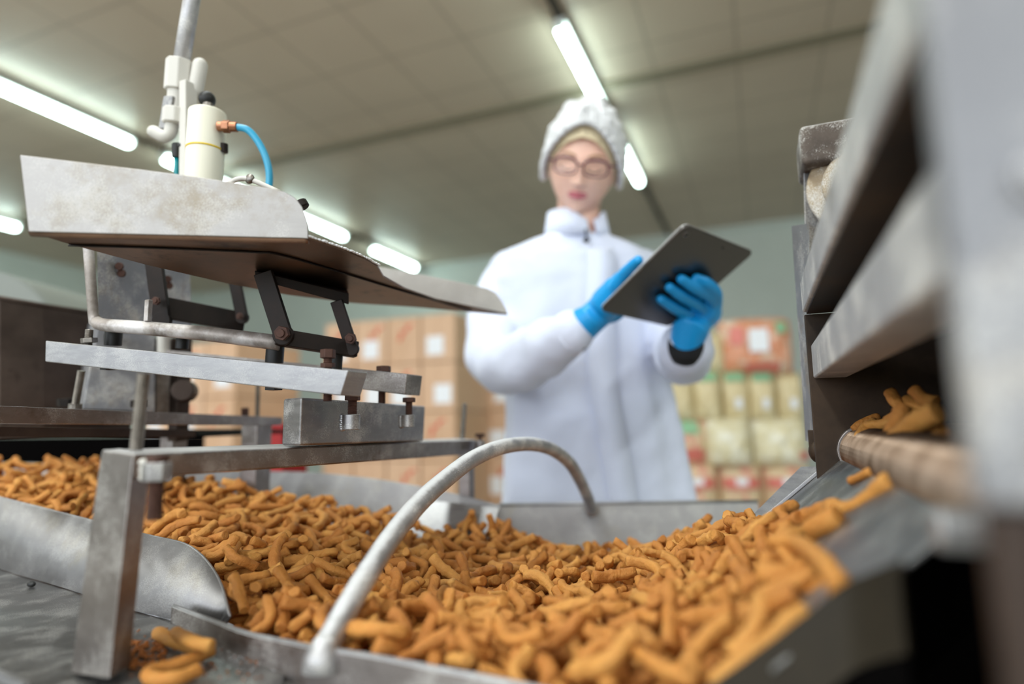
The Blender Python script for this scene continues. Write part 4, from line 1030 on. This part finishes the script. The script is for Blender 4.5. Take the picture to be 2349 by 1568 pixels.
def remesh(o, vox, sm=6, disp=None):
    m_ = o.modifiers.new('remesh', 'REMESH'); m_.mode = 'VOXEL'; m_.voxel_size = vox; m_.use_smooth_shade = True
    if sm: s_ = o.modifiers.new('smooth', 'SMOOTH'); s_.iterations = sm; s_.factor = .5
    if disp:
        for (sz, st_, ty) in disp:
            tx = bpy.data.textures.new('folds', ty); tx.noise_scale = sz
            if ty == 'CLOUDS': tx.noise_depth = 2
            d = o.modifiers.new('folds', 'DISPLACE'); d.texture = tx; d.strength = st_; d.mid_level = .5; d.texture_coords = 'LOCAL'
    return o
def bake(o):
    """apply the modifiers so that the mesh itself is the shape"""
    bpy.context.view_layer.update()
    dg = bpy.context.evaluated_depsgraph_get(); me = bpy.data.meshes.new_from_object(o.evaluated_get(dg)); 
    for p_ in me.polygons: p_.use_smooth = True
    o.modifiers.clear(); o.data = me; me.name = o.name; return o

# head in its own frame: x image right, y away, z up
HC = P(1337, 384, 1.43)
look = (V(CAM)-HC).normalized()
toC = -look                                        # away direction of the face
yax = (toC*1.0+V((0,0,.10))).normalized()           # face dips a little below the view line
xax = (rT*math.cos(math.radians(7))-V((0,0,1))*math.sin(math.radians(7))); xax = (xax-yax*xax.dot(yax)).normalized(); zax = xax.cross(yax).normalized()
# slight turn towards image left
tn = Matrix.Rotation(math.radians(-4), 3, zax); xax = tn@xax; yax = tn@yax
HM = Matrix((xax, yax, zax)).transposed()
def hd_(x, y, z): return HC+HM@V((x, y, z))
def gs(v, c, s): return math.exp(-((v-c)/s)**2)
def face_surface(x, z):
    """front surface y of the face at (x,z) in the head frame"""
    zz = z/.118
    hw = .074*(1-.0*zz)
    if z < 0: hw *= 1-.40*(-zz)**1.9
    t = 1-(x/hw)**2-(zz*.985)**2*1.0
    return t, hw
def head_vert(th, ph):
    # ph from 0 top to pi bottom, th angle, -y is the face
    z = .118*math.cos(ph); s = math.sin(ph); zz = z/.118
    w_ = .0775; dF = .088; dB = .100
    if z < 0:
        w_ *= 1-.34*(-zz)**1.5; dF *= 1-.12*(-zz)**2; dB *= 1-.42*(-zz)**1.2
    cs, sn = math.cos(th), math.sin(th)
    pwr = .92
    x = w_*s*math.copysign(abs(cs)**pwr, cs); y = (dF if sn < 0 else dB)*s**(.9 if z < 0 else 1)*math.copysign(abs(sn)**pwr, sn)
    if y < 0:
        y *= 1; f = min(1, -y/.05)
        ax_ = abs(x)
        d = 0
        # nose
        if -.045 < z < .035:
            t = (0.030-z)/.058; t = max(0, min(1, t)); hgt = .004+.019*t**1.25
            if z < -.028: hgt *= max(0, 1-(-.028-z)/.012)
            d += hgt*math.exp(-(x/(.0065+.006*t))**2)
        d += .006*gs(ax_, .0125, .005)*gs(z, -.027, .007)      # nostril wings
        d -= .0115*gs(ax_, .031, .014)*gs(z, .010, .013)
        d += .0070*gs(ax_, .031, .0105)*gs(z, .007, .008)       # lowered lids
        d += .004*gs(z, .031, .009)*gs(ax_, .027, .022)
        d += .004*gs(ax_, .040, .016)*gs(z, -.022, .018)
        d += .0060*gs(z, -.0475, .0055)*gs(ax_, 0, .019)
        d += .0070*gs(z, -.0590, .0060)*gs(ax_, 0, .016)
        d -= .0030*gs(z, -.0533, .0022)*gs(ax_, 0, .021)
        d -= .0035*gs(z, -.071, .007)*gs(ax_, 0, .018)
        d += .0085*gs(z, -.094, .014)*gs(ax_, 0, .020)
        y -= d*f
    return V((x, y, z))
hm_ = MB(); nu, nv = 120, 90; vs = []
for j in range(nv+1):
    for i in range(nu): vs.append(HC+HM@head_vert(2*math.pi*i/nu, max(1e-4, min(math.pi-1e-4, math.pi*j/nv))))
hm_.add(vs, [(j*nu+i, (j+1)*nu+i, (j+1)*nu+(i+1)%nu, j*nu+(i+1)%nu) for j in range(nv) for i in range(nu)])
# ears
for s_ in (-1, 1): hm_.ell(hd_(s_*.076, .012, -.004), (.008, .018, .030), HM, 14, 10)
# neck and torso core (inside the coat), arms to the wrists, legs: one body
nb = P(1322, 545, 1.47); 
hm_.tube([hd_(0, .030, -.03), hd_(0, .028, -.085), P(1326, 500, 1.475), nb, P(1322, 590, 1.49)], [.055, .052, .050, .056, .085], 28)
TR = [  # px, py, z of the axis, half width, half depth
 (1316, 575, 1.49, .10, .065), (1314, 620, 1.49, .145, .075), (1316, 680, 1.50, .155, .095), (1322, 760, 1.50, .155, .105), (1335, 860, 1.50, .145, .105), (1350, 960, 1.50, .155, .11), (1360, 1050, 1.50, .17, .12), (1366, 1130, 1.50, .175, .12)]
hm_.add(*ring_loft([(P(a, b, c), d, e, 2.2, 0) for a, b, c, d, e in TR]))
hip = P(1366, 1130, 1.50)
for s_ in (-1, 1):
    hm_.blob([hip+rT*.085*s_+V((0,0,.03)), V((hip.x, hip.y, .45))+rT*.10*s_, V((hip.x, hip.y, .09))+rT*.11*s_], [.085, .058, .042], 24)
SR = [P(1175, 640, 1.49), P(1122, 720, 1.46), P(1140, 842, 1.38), P(1235, 808, 1.24), P(1318, 762, 1.15), P(1332, 752, 1.135)]
SL = [P(1460, 640, 1.50), P(1540, 715, 1.46), P(1572, 822, 1.35), P(1574, 805, 1.24), P(1574, 785, 1.15), P(1577, 768, 1.135)]
hm_.blob(smoothpath(SR, 5), interp([.036, .036, .036, .033, .025, .019], 5), 20)
hm_.blob(smoothpath(SL, 5), interp([.036, .036, .036, .033, .024, .016], 5), 20)
person = hm_.build('person', M['skin'], smooth=True)
bake(remesh(person, .0036, 2))
tag(person, 'person in a white coat, hairnet, glasses and blue gloves looking down at a tablet', 'person'); ROOTLOC[person.name] = (0, 0, 0)

# hair, brows, lips, lashes
def shell(rim_fn, sx, sy, sz, cz, nrm, nu=96, nv=40, top=0, jag=0, jf=0):
    vs = []
    for i in range(nv+1):
        for k in range(nu):
            th = 2*math.pi*k/nu; phm = rim_fn(th); ph = phm*i/nv+1e-3
            d = V((math.sin(ph)*math.cos(th), math.sin(ph)*math.sin(th), math.cos(ph)))
            rr_ = 1+nrm*noise.noise(d*5.0)+nrm*.6*noise.noise(d*13)+(jag*math.sin(th*jf)*(i/nv)**4)
            vs.append(HC+HM@V((d.x*sx*rr_, d.y*sy*rr_, cz+d.z*sz*rr_)))
    return vs, [(i*nu+k, (i+1)*nu+k, (i+1)*nu+(k+1)%nu, i*nu+(k+1)%nu) for i in range(nv) for k in range(nu)]
def rim_hair(th):
    f = max(0, -math.sin(th))         # 1 at the face
    return math.radians(108-50*f**1.1)
h_ = MB().add(*shell(rim_hair, .080, .103, .122, .006, .03)).build('hair', M['hair'], person, smooth=True)
h_.modifiers.new('s', 'SOLIDIFY').thickness = .004
def rim_net(th):
    f = max(0, -math.sin(th)); sd_ = abs(math.cos(th))
    return math.radians(105-55*f**1.3+3*sd_**6)
n_ = MB().add(*shell(rim_net, .096, .120, .144, .010, .075, 160, 60, jag=.03, jf=41)).build('hairnet', M['net'], person, smooth=True)
n_.modifiers.new('s', 'SOLIDIFY').thickness = .0015
# elastic gathered rim of the net
rp = []
for k in range(161):
    th = 2*math.pi*k/160; ph = rim_net(th); d = V((math.sin(ph)*math.cos(th), math.sin(ph)*math.sin(th), math.cos(ph)))
    s_ = 1+.012*math.sin(th*41); rp.append(HC+HM@V((d.x*.095*s_, d.y*.118*s_, .010+d.z*.144*s_)))
MB().tube(rp, [.0058+.0014*math.sin(k*1.7) for k in range(161)], 8, cap=False).build('elastic_band', M['net'], n_, smooth=True)
for s_ in (-1, 1):
    def fp(x, z, o=.001):
        # front surface by scanning the head parameterisation
        best = None
        for ti in range(181, 360, 2):
            for pj in range(0, 1): pass
        ph = math.acos(max(-1, min(1, z/.118)))
        lo, hi = math.pi, 1.5*math.pi
        if x > 0: lo, hi = 1.5*math.pi, 2*math.pi
        for _ in range(30):
            mid = (lo+hi)/2; xx = head_vert(mid, ph).x
            if xx < x: lo = mid
            else: hi = mid
        p_ = head_vert((lo+hi)/2, ph); return V((p_.x, p_.y-o, p_.z))
    br = [HC+HM@fp(s_*x, z, .0005) for x, z in ((.014, .030), (.024, .034), (.036, .035), (.048, .030))]
    MB().tube(smoothpath(br, 4), [.0012]+[.0023]*8+[.0018]*3+[.0008], 8).build('eyebrow', M['brow'], person, smooth=True)
    la_ = [HC+HM@fp(s_*x, z, .0005) for x, z in ((.017, .002), (.024, -.0015), (.032, -.0025), (.040, .000), (.046, .004))]
    MB().tube(smoothpath(la_, 4), .0016, 8).build('eyelashes', M['lash'], person, smooth=True)
ul = []; 
for z0, zb_, nm_ in ((-.0525, -.0455, 'upper_lip'), (-.0535, -.063, 'lower_lip')):
    vs = []; fs = []
    for i in range(17):
        x = -.0235+.047*i/16; t = 1-(x/.0238)**2; t = max(0, t)
        for j in range(6):
            zz_ = z0+(zb_-z0)*(j/5)*t**.7
            if nm_ == 'upper_lip' and j == 5: zz_ -= .0012*math.exp(-(x/.003)**2)
            p_ = fp(x+1e-5, zz_, .0018*math.sin(math.pi*min(1, j/5*.9+.1))*t+.0004)
            vs.append(HC+HM@p_)
    for i in range(16):
        for j in range(5): fs.append((i*6+j, (i+1)*6+j, (i+1)*6+j+1, i*6+j+1))
    MB().add(vs, fs).build(nm_, M['lips'], person, smooth=True)
# glasses
gl = MB(); ln = []
GY = -.104
for s_ in (-1, 1):
    ring = []
    for k in range(41):
        t = 2*math.pi*k/40; c_, n2_ = math.cos(t), math.sin(t)
        x = s_*.0335+.0265*math.copysign(abs(c_)**.7, c_); z = .0085+.0175*math.copysign(abs(n2_)**.75, n2_)
        ring.append(hd_(x, GY+abs(x)**2*6.0, z))
    gl.tube(ring, .0020, 8, cap=False)
    gl.tube([ring[i] for i in range(3, 18)], .0028, 8)
    ln.append(ring)
    gl.tube([hd_(s_*.060, GY+.022, .016), hd_(s_*.073, GY+.03, .016), hd_(s_*.080, -.03, .012), hd_(s_*.082, .015, .010)], .0022, 8)
gl.tube(smoothpath([hd_(-.0085, GY, .012), hd_(0, GY-.002, .015), hd_(.0085, GY, .012)], 4), .0022, 8)
g_ = gl.build('glasses', M['frames'], person, smooth=True)
for ring in ln:
    c_ = sum(ring[:-1], V())/40
    MB().add([c_]+ring[:-1], [(0, i+1, (i+1) % 40+1) for i in range(40)]).build('lens', M['lens'], g_)

# coat: torso and both sleeves as one garment
cm = MB()
CR = [(1318, 512, 1.475, .066, .060), (1317, 548, 1.48, .078, .070), (1314, 562, 1.485, .118, .080), (1311, 578, 1.49, .168, .088), (1311, 600, 1.49, .197, .100), (1314, 650, 1.49, .205, .115), (1318, 720, 1.49, .190, .124),
      (1332, 800, 1.49, .188, .128), (1348, 900, 1.49, .200, .130), (1358, 1000, 1.49, .215, .135), (1366, 1100, 1.49, .228, .142), (1372, 1180, 1.49, .238, .150)]
rings = [(P(a, b, c), d, e, 2.3, 0) for a, b, c, d, e in CR]
lastc = P(1372, 1180, 1.49)
for i, z in enumerate((.62, .50, .42)): rings.append((V((lastc.x, lastc.y, z)), .245+.005*i, .158, 2.3, 0))
vs, fs = ring_loft(rings[1:], 64)
nR = len(rings)-1
for r_i in range(nR):      # soft vertical folds that deepen to the hem
    amp = .002+.009*(r_i/nR)**1.5
    for k in range(64):
        i = r_i*64+k; c_ = rings[r_i+1][0]; d = vs[i]-c_
        vs[i] = c_+d*(1+amp/.2*(math.sin(k*64/64*.55+1.3*math.sin(r_i*.7))+.6*math.sin(k*1.15+r_i*.3)))
cm.add(vs, fs)
def sleeve(path, rad, seg=26, n=9, ph=0., amp=.034):
    pts = smoothpath(path, n); rr_ = interp(rad, n); t_ = MB(); t_.blob(pts, rr_, seg)
    k = len(pts)+8
    for i in range(k):
        c_ = sum((t_.v[i*seg+j] for j in range(seg)), V())/seg
        for j in range(seg):
            a = 2*math.pi*j/seg
            f = 1+.05*abs(math.sin(2*a+i*.16+ph))-.02+amp*math.sin(i*.95+2.2*math.sin(a+ph)+ph)+amp*.5*math.sin(i*.5-3*a)
            t_.v[i*seg+j] = c_+(t_.v[i*seg+j]-c_)*f
    return t_
sr = sleeve([P(1172, 622, 1.49), P(1130, 720, 1.46), P(1136, 826, 1.36), P(1190, 832, 1.27), P(1250, 798, 1.21), P(1312, 764, 1.155)], [.054, .057, .061, .061, .055, .044])
sl = sleeve([P(1470, 622, 1.50), P(1530, 712, 1.46), P(1562, 806, 1.36), P(1568, 815, 1.26), P(1572, 800, 1.16)], [.054, .058, .060, .057, .051], ph=1.1)
cm.add(sr.v, sr.f); cm.add(sl.v, sl.f)
coat = cm.build('coat', M['coat'], person, smooth=True)
bake(remesh(coat, .006, 3, [(.10, .009, 'CLOUDS'), (.03, .0015, 'CLOUDS')]))
# collar: standing band with a notch in front
nu_ = 60; A = []; B = []
for k in range(nu_+1):
    t = math.radians(-75+ -330*k/nu_*1.0)      # opening towards the camera, slightly right
    t = math.radians(285-345*k/nu_)
    x, y = math.cos(t), math.sin(t)
    cb_ = P(1324, 558, 1.475); ct_ = P(1322, 505, 1.475)
    ed = min(k, nu_-k)/nu_; drop = .030*math.exp(-(ed/.07)**2)
    A.append(cb_+rT*(.083*x)+fT*(.078*y)); B.append(ct_+rT*(.070*x)+fT*(.066*y)+V((0, 0, .018*(1 if y > 0 else 1+.0*y)-drop+.006*y)))
col = MB().strip(A, B, .004).build('collar', M['coat'], person, smooth=True)
MB().tube([P(1343, 525, 1.392), P(1345, 545, 1.385)], .0022, 8).ell(P(1345, 551, 1.383), (.008, .004, .006)).build('collar_snap', M['cuffblack'], person, smooth=True)
# placket: stitched front band
pk = []; pk2 = []
def front_pt(frac_x, i):
    c_, a, b, pw_, yw = rings[i]; xx = max(-1, min(1, frac_x)); yy = -(1-abs(xx)**pw_)**(1/pw_)
    return c_+rT*a*xx+fT*(b*yy*1.035-.004)
PKT = [front_pt(fx, i) for i, fx in ((4, .12), (5, .10), (6, .06), (7, 0), (8, -.06), (9, -.02), (10, .02), (11, .02), (12, .02), (13, .02))]
PKT2 = [p_+rT*.062 for p_ in [front_pt(fx, i) for i, fx in ((4, .12), (5, .10), (6, .06), (7, 0), (8, -.06), (9, -.02), (10, .02), (11, .02), (12, .02), (13, .02))]]
MB().strip(smoothpath(PKT, 4), smoothpath(PKT2, 4), .003).build('placket', M['coat'], person, smooth=True)
# cuffs (rolled sleeve edge)
for c_, d_, r_, nm_ in ((P(1318, 762, 1.150), (SR[4]-SR[3]).normalized(), .040, 'cuff'), (P(1573, 792, 1.15), (P(1574, 780, 1.10)-P(1572, 806, 1.2)).normalized(), .046, 'cuff')):
    u_ = d_.orthogonal().normalized(); w_ = d_.cross(u_)
    MB().tube([c_+(u_*math.cos(a)+w_*math.sin(a)*.85)*r_ for a in np.linspace(0, 2*math.pi, 33)], .006, 10, cap=False).build(nm_, M['coat'], person, smooth=True)
MB().cyl(P(1573, 806, 1.14), P(1573, 786, 1.12), .034, 28, .032).build('inner_cuff', M['cuffblack'], person, smooth=True)
MB().cyl(P(1338, 798, 1.135), P(1330, 786, 1.13), .008, 14).build('inner_cuff', M['cuffblack'], person, smooth=True)
# trousers and shoes
tz = MB()
for s_ in (-1, 1): tz.blob([hip+rT*.085*s_, V((hip.x, hip.y, .45))+rT*.10*s_, V((hip.x, hip.y, .13))+rT*.11*s_], [.098, .078, .068], 24)
tz.build('trousers', M['trousers'], person, smooth=True)
for s_ in (-1, 1):
    b_ = V((hip.x, hip.y, .0))+rT*.11*s_
    MB().blob([b_+V((0, 0, .045))+fT*.05, b_+V((0, 0, .042))-fT*.06, b_+V((0, 0, .032))-fT*.15], [.045, .045, .032], 18).build('shoe', M['shoe'], person, smooth=True)

# tablet
TCt = P(1551, 638, 1.06)
def TPt(x, y, z): return P(x, y, z)
tBL, tTL, tTR, tBR = P(1368, 715, 1.066), P(1568, 519, .945), P(1733, 571, 1.052), P(1541, 743, 1.176)
U = (tTL-tBL)+(tTR-tBR); Ul = U.length/2; U.normalize(); W = (tBR-tBL)+(tTR-tTL); W = W-U*W.dot(U); Wl = W.length/2; W.normalize(); N = U.cross(W).normalized()
tc = (tBL+tTL+tTR+tBR)/4
if N.dot(V(CAM)-tc) < 0: N = -N                   # N: out of the back, towards the camera
tab = thing('tablet', tc, 'slim grey tablet held up by the person in blue gloves, back towards the camera', 'tablet')
def rrect(hu, hw, r, off, nrm=8):
    out = []
    for (su, sw, a0) in ((1, 1, 0), (-1, 1, 90), (-1, -1, 180), (1, -1, 270)):
        for k in range(nrm+1):
            a = math.radians(a0+90*k/nrm); cu, cw = su*(hu-r), sw*(hw-r)
            out.append(tc+U*(cu+r*math.cos(a))+W*(cw+r*math.sin(a))+N*off)
    return out
Ul, Wl = Ul/2, Wl/2
MB().poly(rrect(Ul, Wl, .012, -.003), N*.0065).build('case', M['tabback'], tab, bevel=.0022)
MB().poly(rrect(Ul-.001, Wl-.001, .011, -.0040), N*.001).build('bezel', M['tabbezel'], tab)
MB().poly(rrect(Ul-.018, Wl-.010, .003, -.0046), N*.0006).build('screen', M['tabscreen'], tab)
cc_ = tc+U*(Ul-.014)-W*(Wl-.016)+N*.0035
MB().cyl(cc_, cc_+N*.0012, .0055, 20).build('camera_ring', M['rod'], tab, smooth=True); MB().cyl(cc_+N*.001, cc_+N*.0016, .0038, 20).build('camera_glass', M['tabscreen'], tab)
cc_ = tc+U*(Ul-.013)+W*.018+N*.0035; MB().cyl(cc_, cc_+N*.0008, .0022, 14).build('microphone_hole', M['tabscreen'], tab)
cc_ = tc; MB().poly([tc-W*.0]+[], N) if False else None

def on_back(x, y, off):    # point above the tablet back along the ray through the pixel
    o_ = V(CAM); d = (P(x, y, 1)-o_); t = ((tc+N*(.0035+off)-o_).dot(N))/d.dot(N); return o_+d*t
def on_front(x, y, off):
    o_ = V(CAM); d = (P(x, y, 1)-o_); t = ((tc-N*(.005+off)-o_).dot(N))/d.dot(N); return o_+d*t
# left glove: holds the tablet from behind
g = MB()
wr = P(1574, 790, 1.135); 
palm = [(wr, .029), (P(1580, 762, 1.12), .031), (on_back(1598, 735, .010), .030)]
fin = [ [(1600, 738), (1578, 722), (1548, 706), (1517, 686)], [(1618, 728), (1602, 702), (1566, 680), (1536, 659)], [(1632, 712), (1632, 684), (1594, 660), (1563, 640)], [(1640, 700), (1642, 672), (1622, 650), (1598, 638)] ]
g.blob([palm[0][0], palm[1][0], palm[2][0]], [.030, .033, .030], 20)
kn = on_back(1622, 705, .012); g.blob([palm[2][0], kn, on_back(1632, 690, .012)], [.029, .026, .020], 20)
for i, f_ in enumerate(fin):
    pts = [on_back(x, y, o) for (x, y), o in zip(f_, (.014, .022, .019, .010))]
    g.blob(smoothpath(pts, 4), interp([.0125, .0112, .0105, .0088], 4), 14)
    g.blob([palm[2][0], pts[0]], [.022, .0135], 14)
th_ = [P(1600, 745, 1.15), on_front(1640, 725, .02), on_front(1635, 690, .012), on_front(1620, 665, .010)]
g.blob(smoothpath(th_, 4), interp([.018, .013, .011, .010], 4), 14)
gl1 = g.build('glove', M['glove'], person, smooth=True); bake(remesh(gl1, .0022, 3)); gl1['label'] = 'blue glove holding the tablet from behind'
MB().tube([wr+(rT*math.cos(a)+(fT*.7+V((0,0,.7)))*math.sin(a)*.8)*.0315 for a in np.linspace(0, 2*math.pi, 33)], .0022, 8, cap=False).build('glove_hem', M['glove'], gl1, smooth=True)
# right glove: pointing at the screen
g = MB()
w2 = P(1341, 742, 1.145)
def fr(x, y, o): return on_front(x, y, o)
pm2 = fr(1395, 692, .030)
g.blob([w2, P(1358, 730, 1.135), fr(1378, 712, .034), pm2, fr(1412, 664, .030)], [.0325, .029, .029, .031, .024], 20)
for pts, rad in (([(1412, 655, .024), (1432, 628, .022), (1450, 610, .014), (1464, 597, .008)], [.0125, .0108, .0098, .0085]),
                 ([(1408, 668, .030), (1418, 640, .040), (1440, 635, .030), (1448, 650, .016)], [.013, .012, .0105, .009]),
                 ([(1412, 680, .034), (1428, 655, .044), (1452, 655, .036), (1455, 672, .022)], [.013, .012, .0105, .009]),
                 ([(1412, 695, .036), (1432, 675, .046), (1455, 675, .038), (1458, 690, .026)], [.012, .011, .010, .0085]),
                 ([(1380, 725, .030), (1410, 722, .018), (1435, 700, .012), (1450, 685, .010)], [.017, .0135, .0115, .0095])):
    g.blob(smoothpath([fr(*q) for q in pts], 4), interp(rad, 4), 14)
gl2 = g.build('glove', M['glove'], person, smooth=True); bake(remesh(gl2, .0022, 3)); gl2['label'] = 'blue glove tapping the tablet screen'
d_ = (P(1358, 730, 1.135)-w2).normalized(); u_ = d_.orthogonal().normalized(); v_2 = d_.cross(u_); cgl = w2-d_*.012
MB().tube([cgl+(u_*math.cos(a)+v_2*math.sin(a))*.0325 for a in np.linspace(0, 2*math.pi, 33)], .0024, 8, cap=False).build('glove_hem', M['glove'], gl2, smooth=True)

# ------------------------------------------------------------------ light
def area(name, loc, rot, sx, sy, power, col):
    l = bpy.data.lights.new(name, 'AREA'); l.shape = 'RECTANGLE'; l.size = sx; l.size_y = sy; l.energy = power; l.color = col
    o = bpy.data.objects.new(name, l); COL.objects.link(o); o.location = loc; o.rotation_euler = rot; return o
area('window_daylight', (-1.8, RY0+.15, 2.1), (math.radians(112), 0, 0), 10.4, 2.1, 300, (.86, .93, 1.0))
# fluorescent rows that continue behind the camera, where the photo does not look
for x in (-5.25, -1.08, 3.0):
    area('ceiling_lamp', (x, -1.2, RZ-.1), (0, 0, 0), .3, 5.0, 115, (.93, 1.0, .97))
wd = bpy.data.worlds.new('world'); sc.world = wd; wd.use_nodes = True
wd.node_tree.nodes['Background'].inputs['Color'].default_value = (.75, .85, 1, 1); wd.node_tree.nodes['Background'].inputs['Strength'].default_value = .6
sc.view_settings.view_transform = 'Standard'; sc.view_settings.look = 'None'; sc.view_settings.gamma = 1; sc.view_settings.exposure = 0.12
sc.view_settings.use_curve_mapping = False
sc.cycles.use_denoising = True; sc.cycles.max_bounces = 8; sc.cycles.sample_clamp_indirect = 6
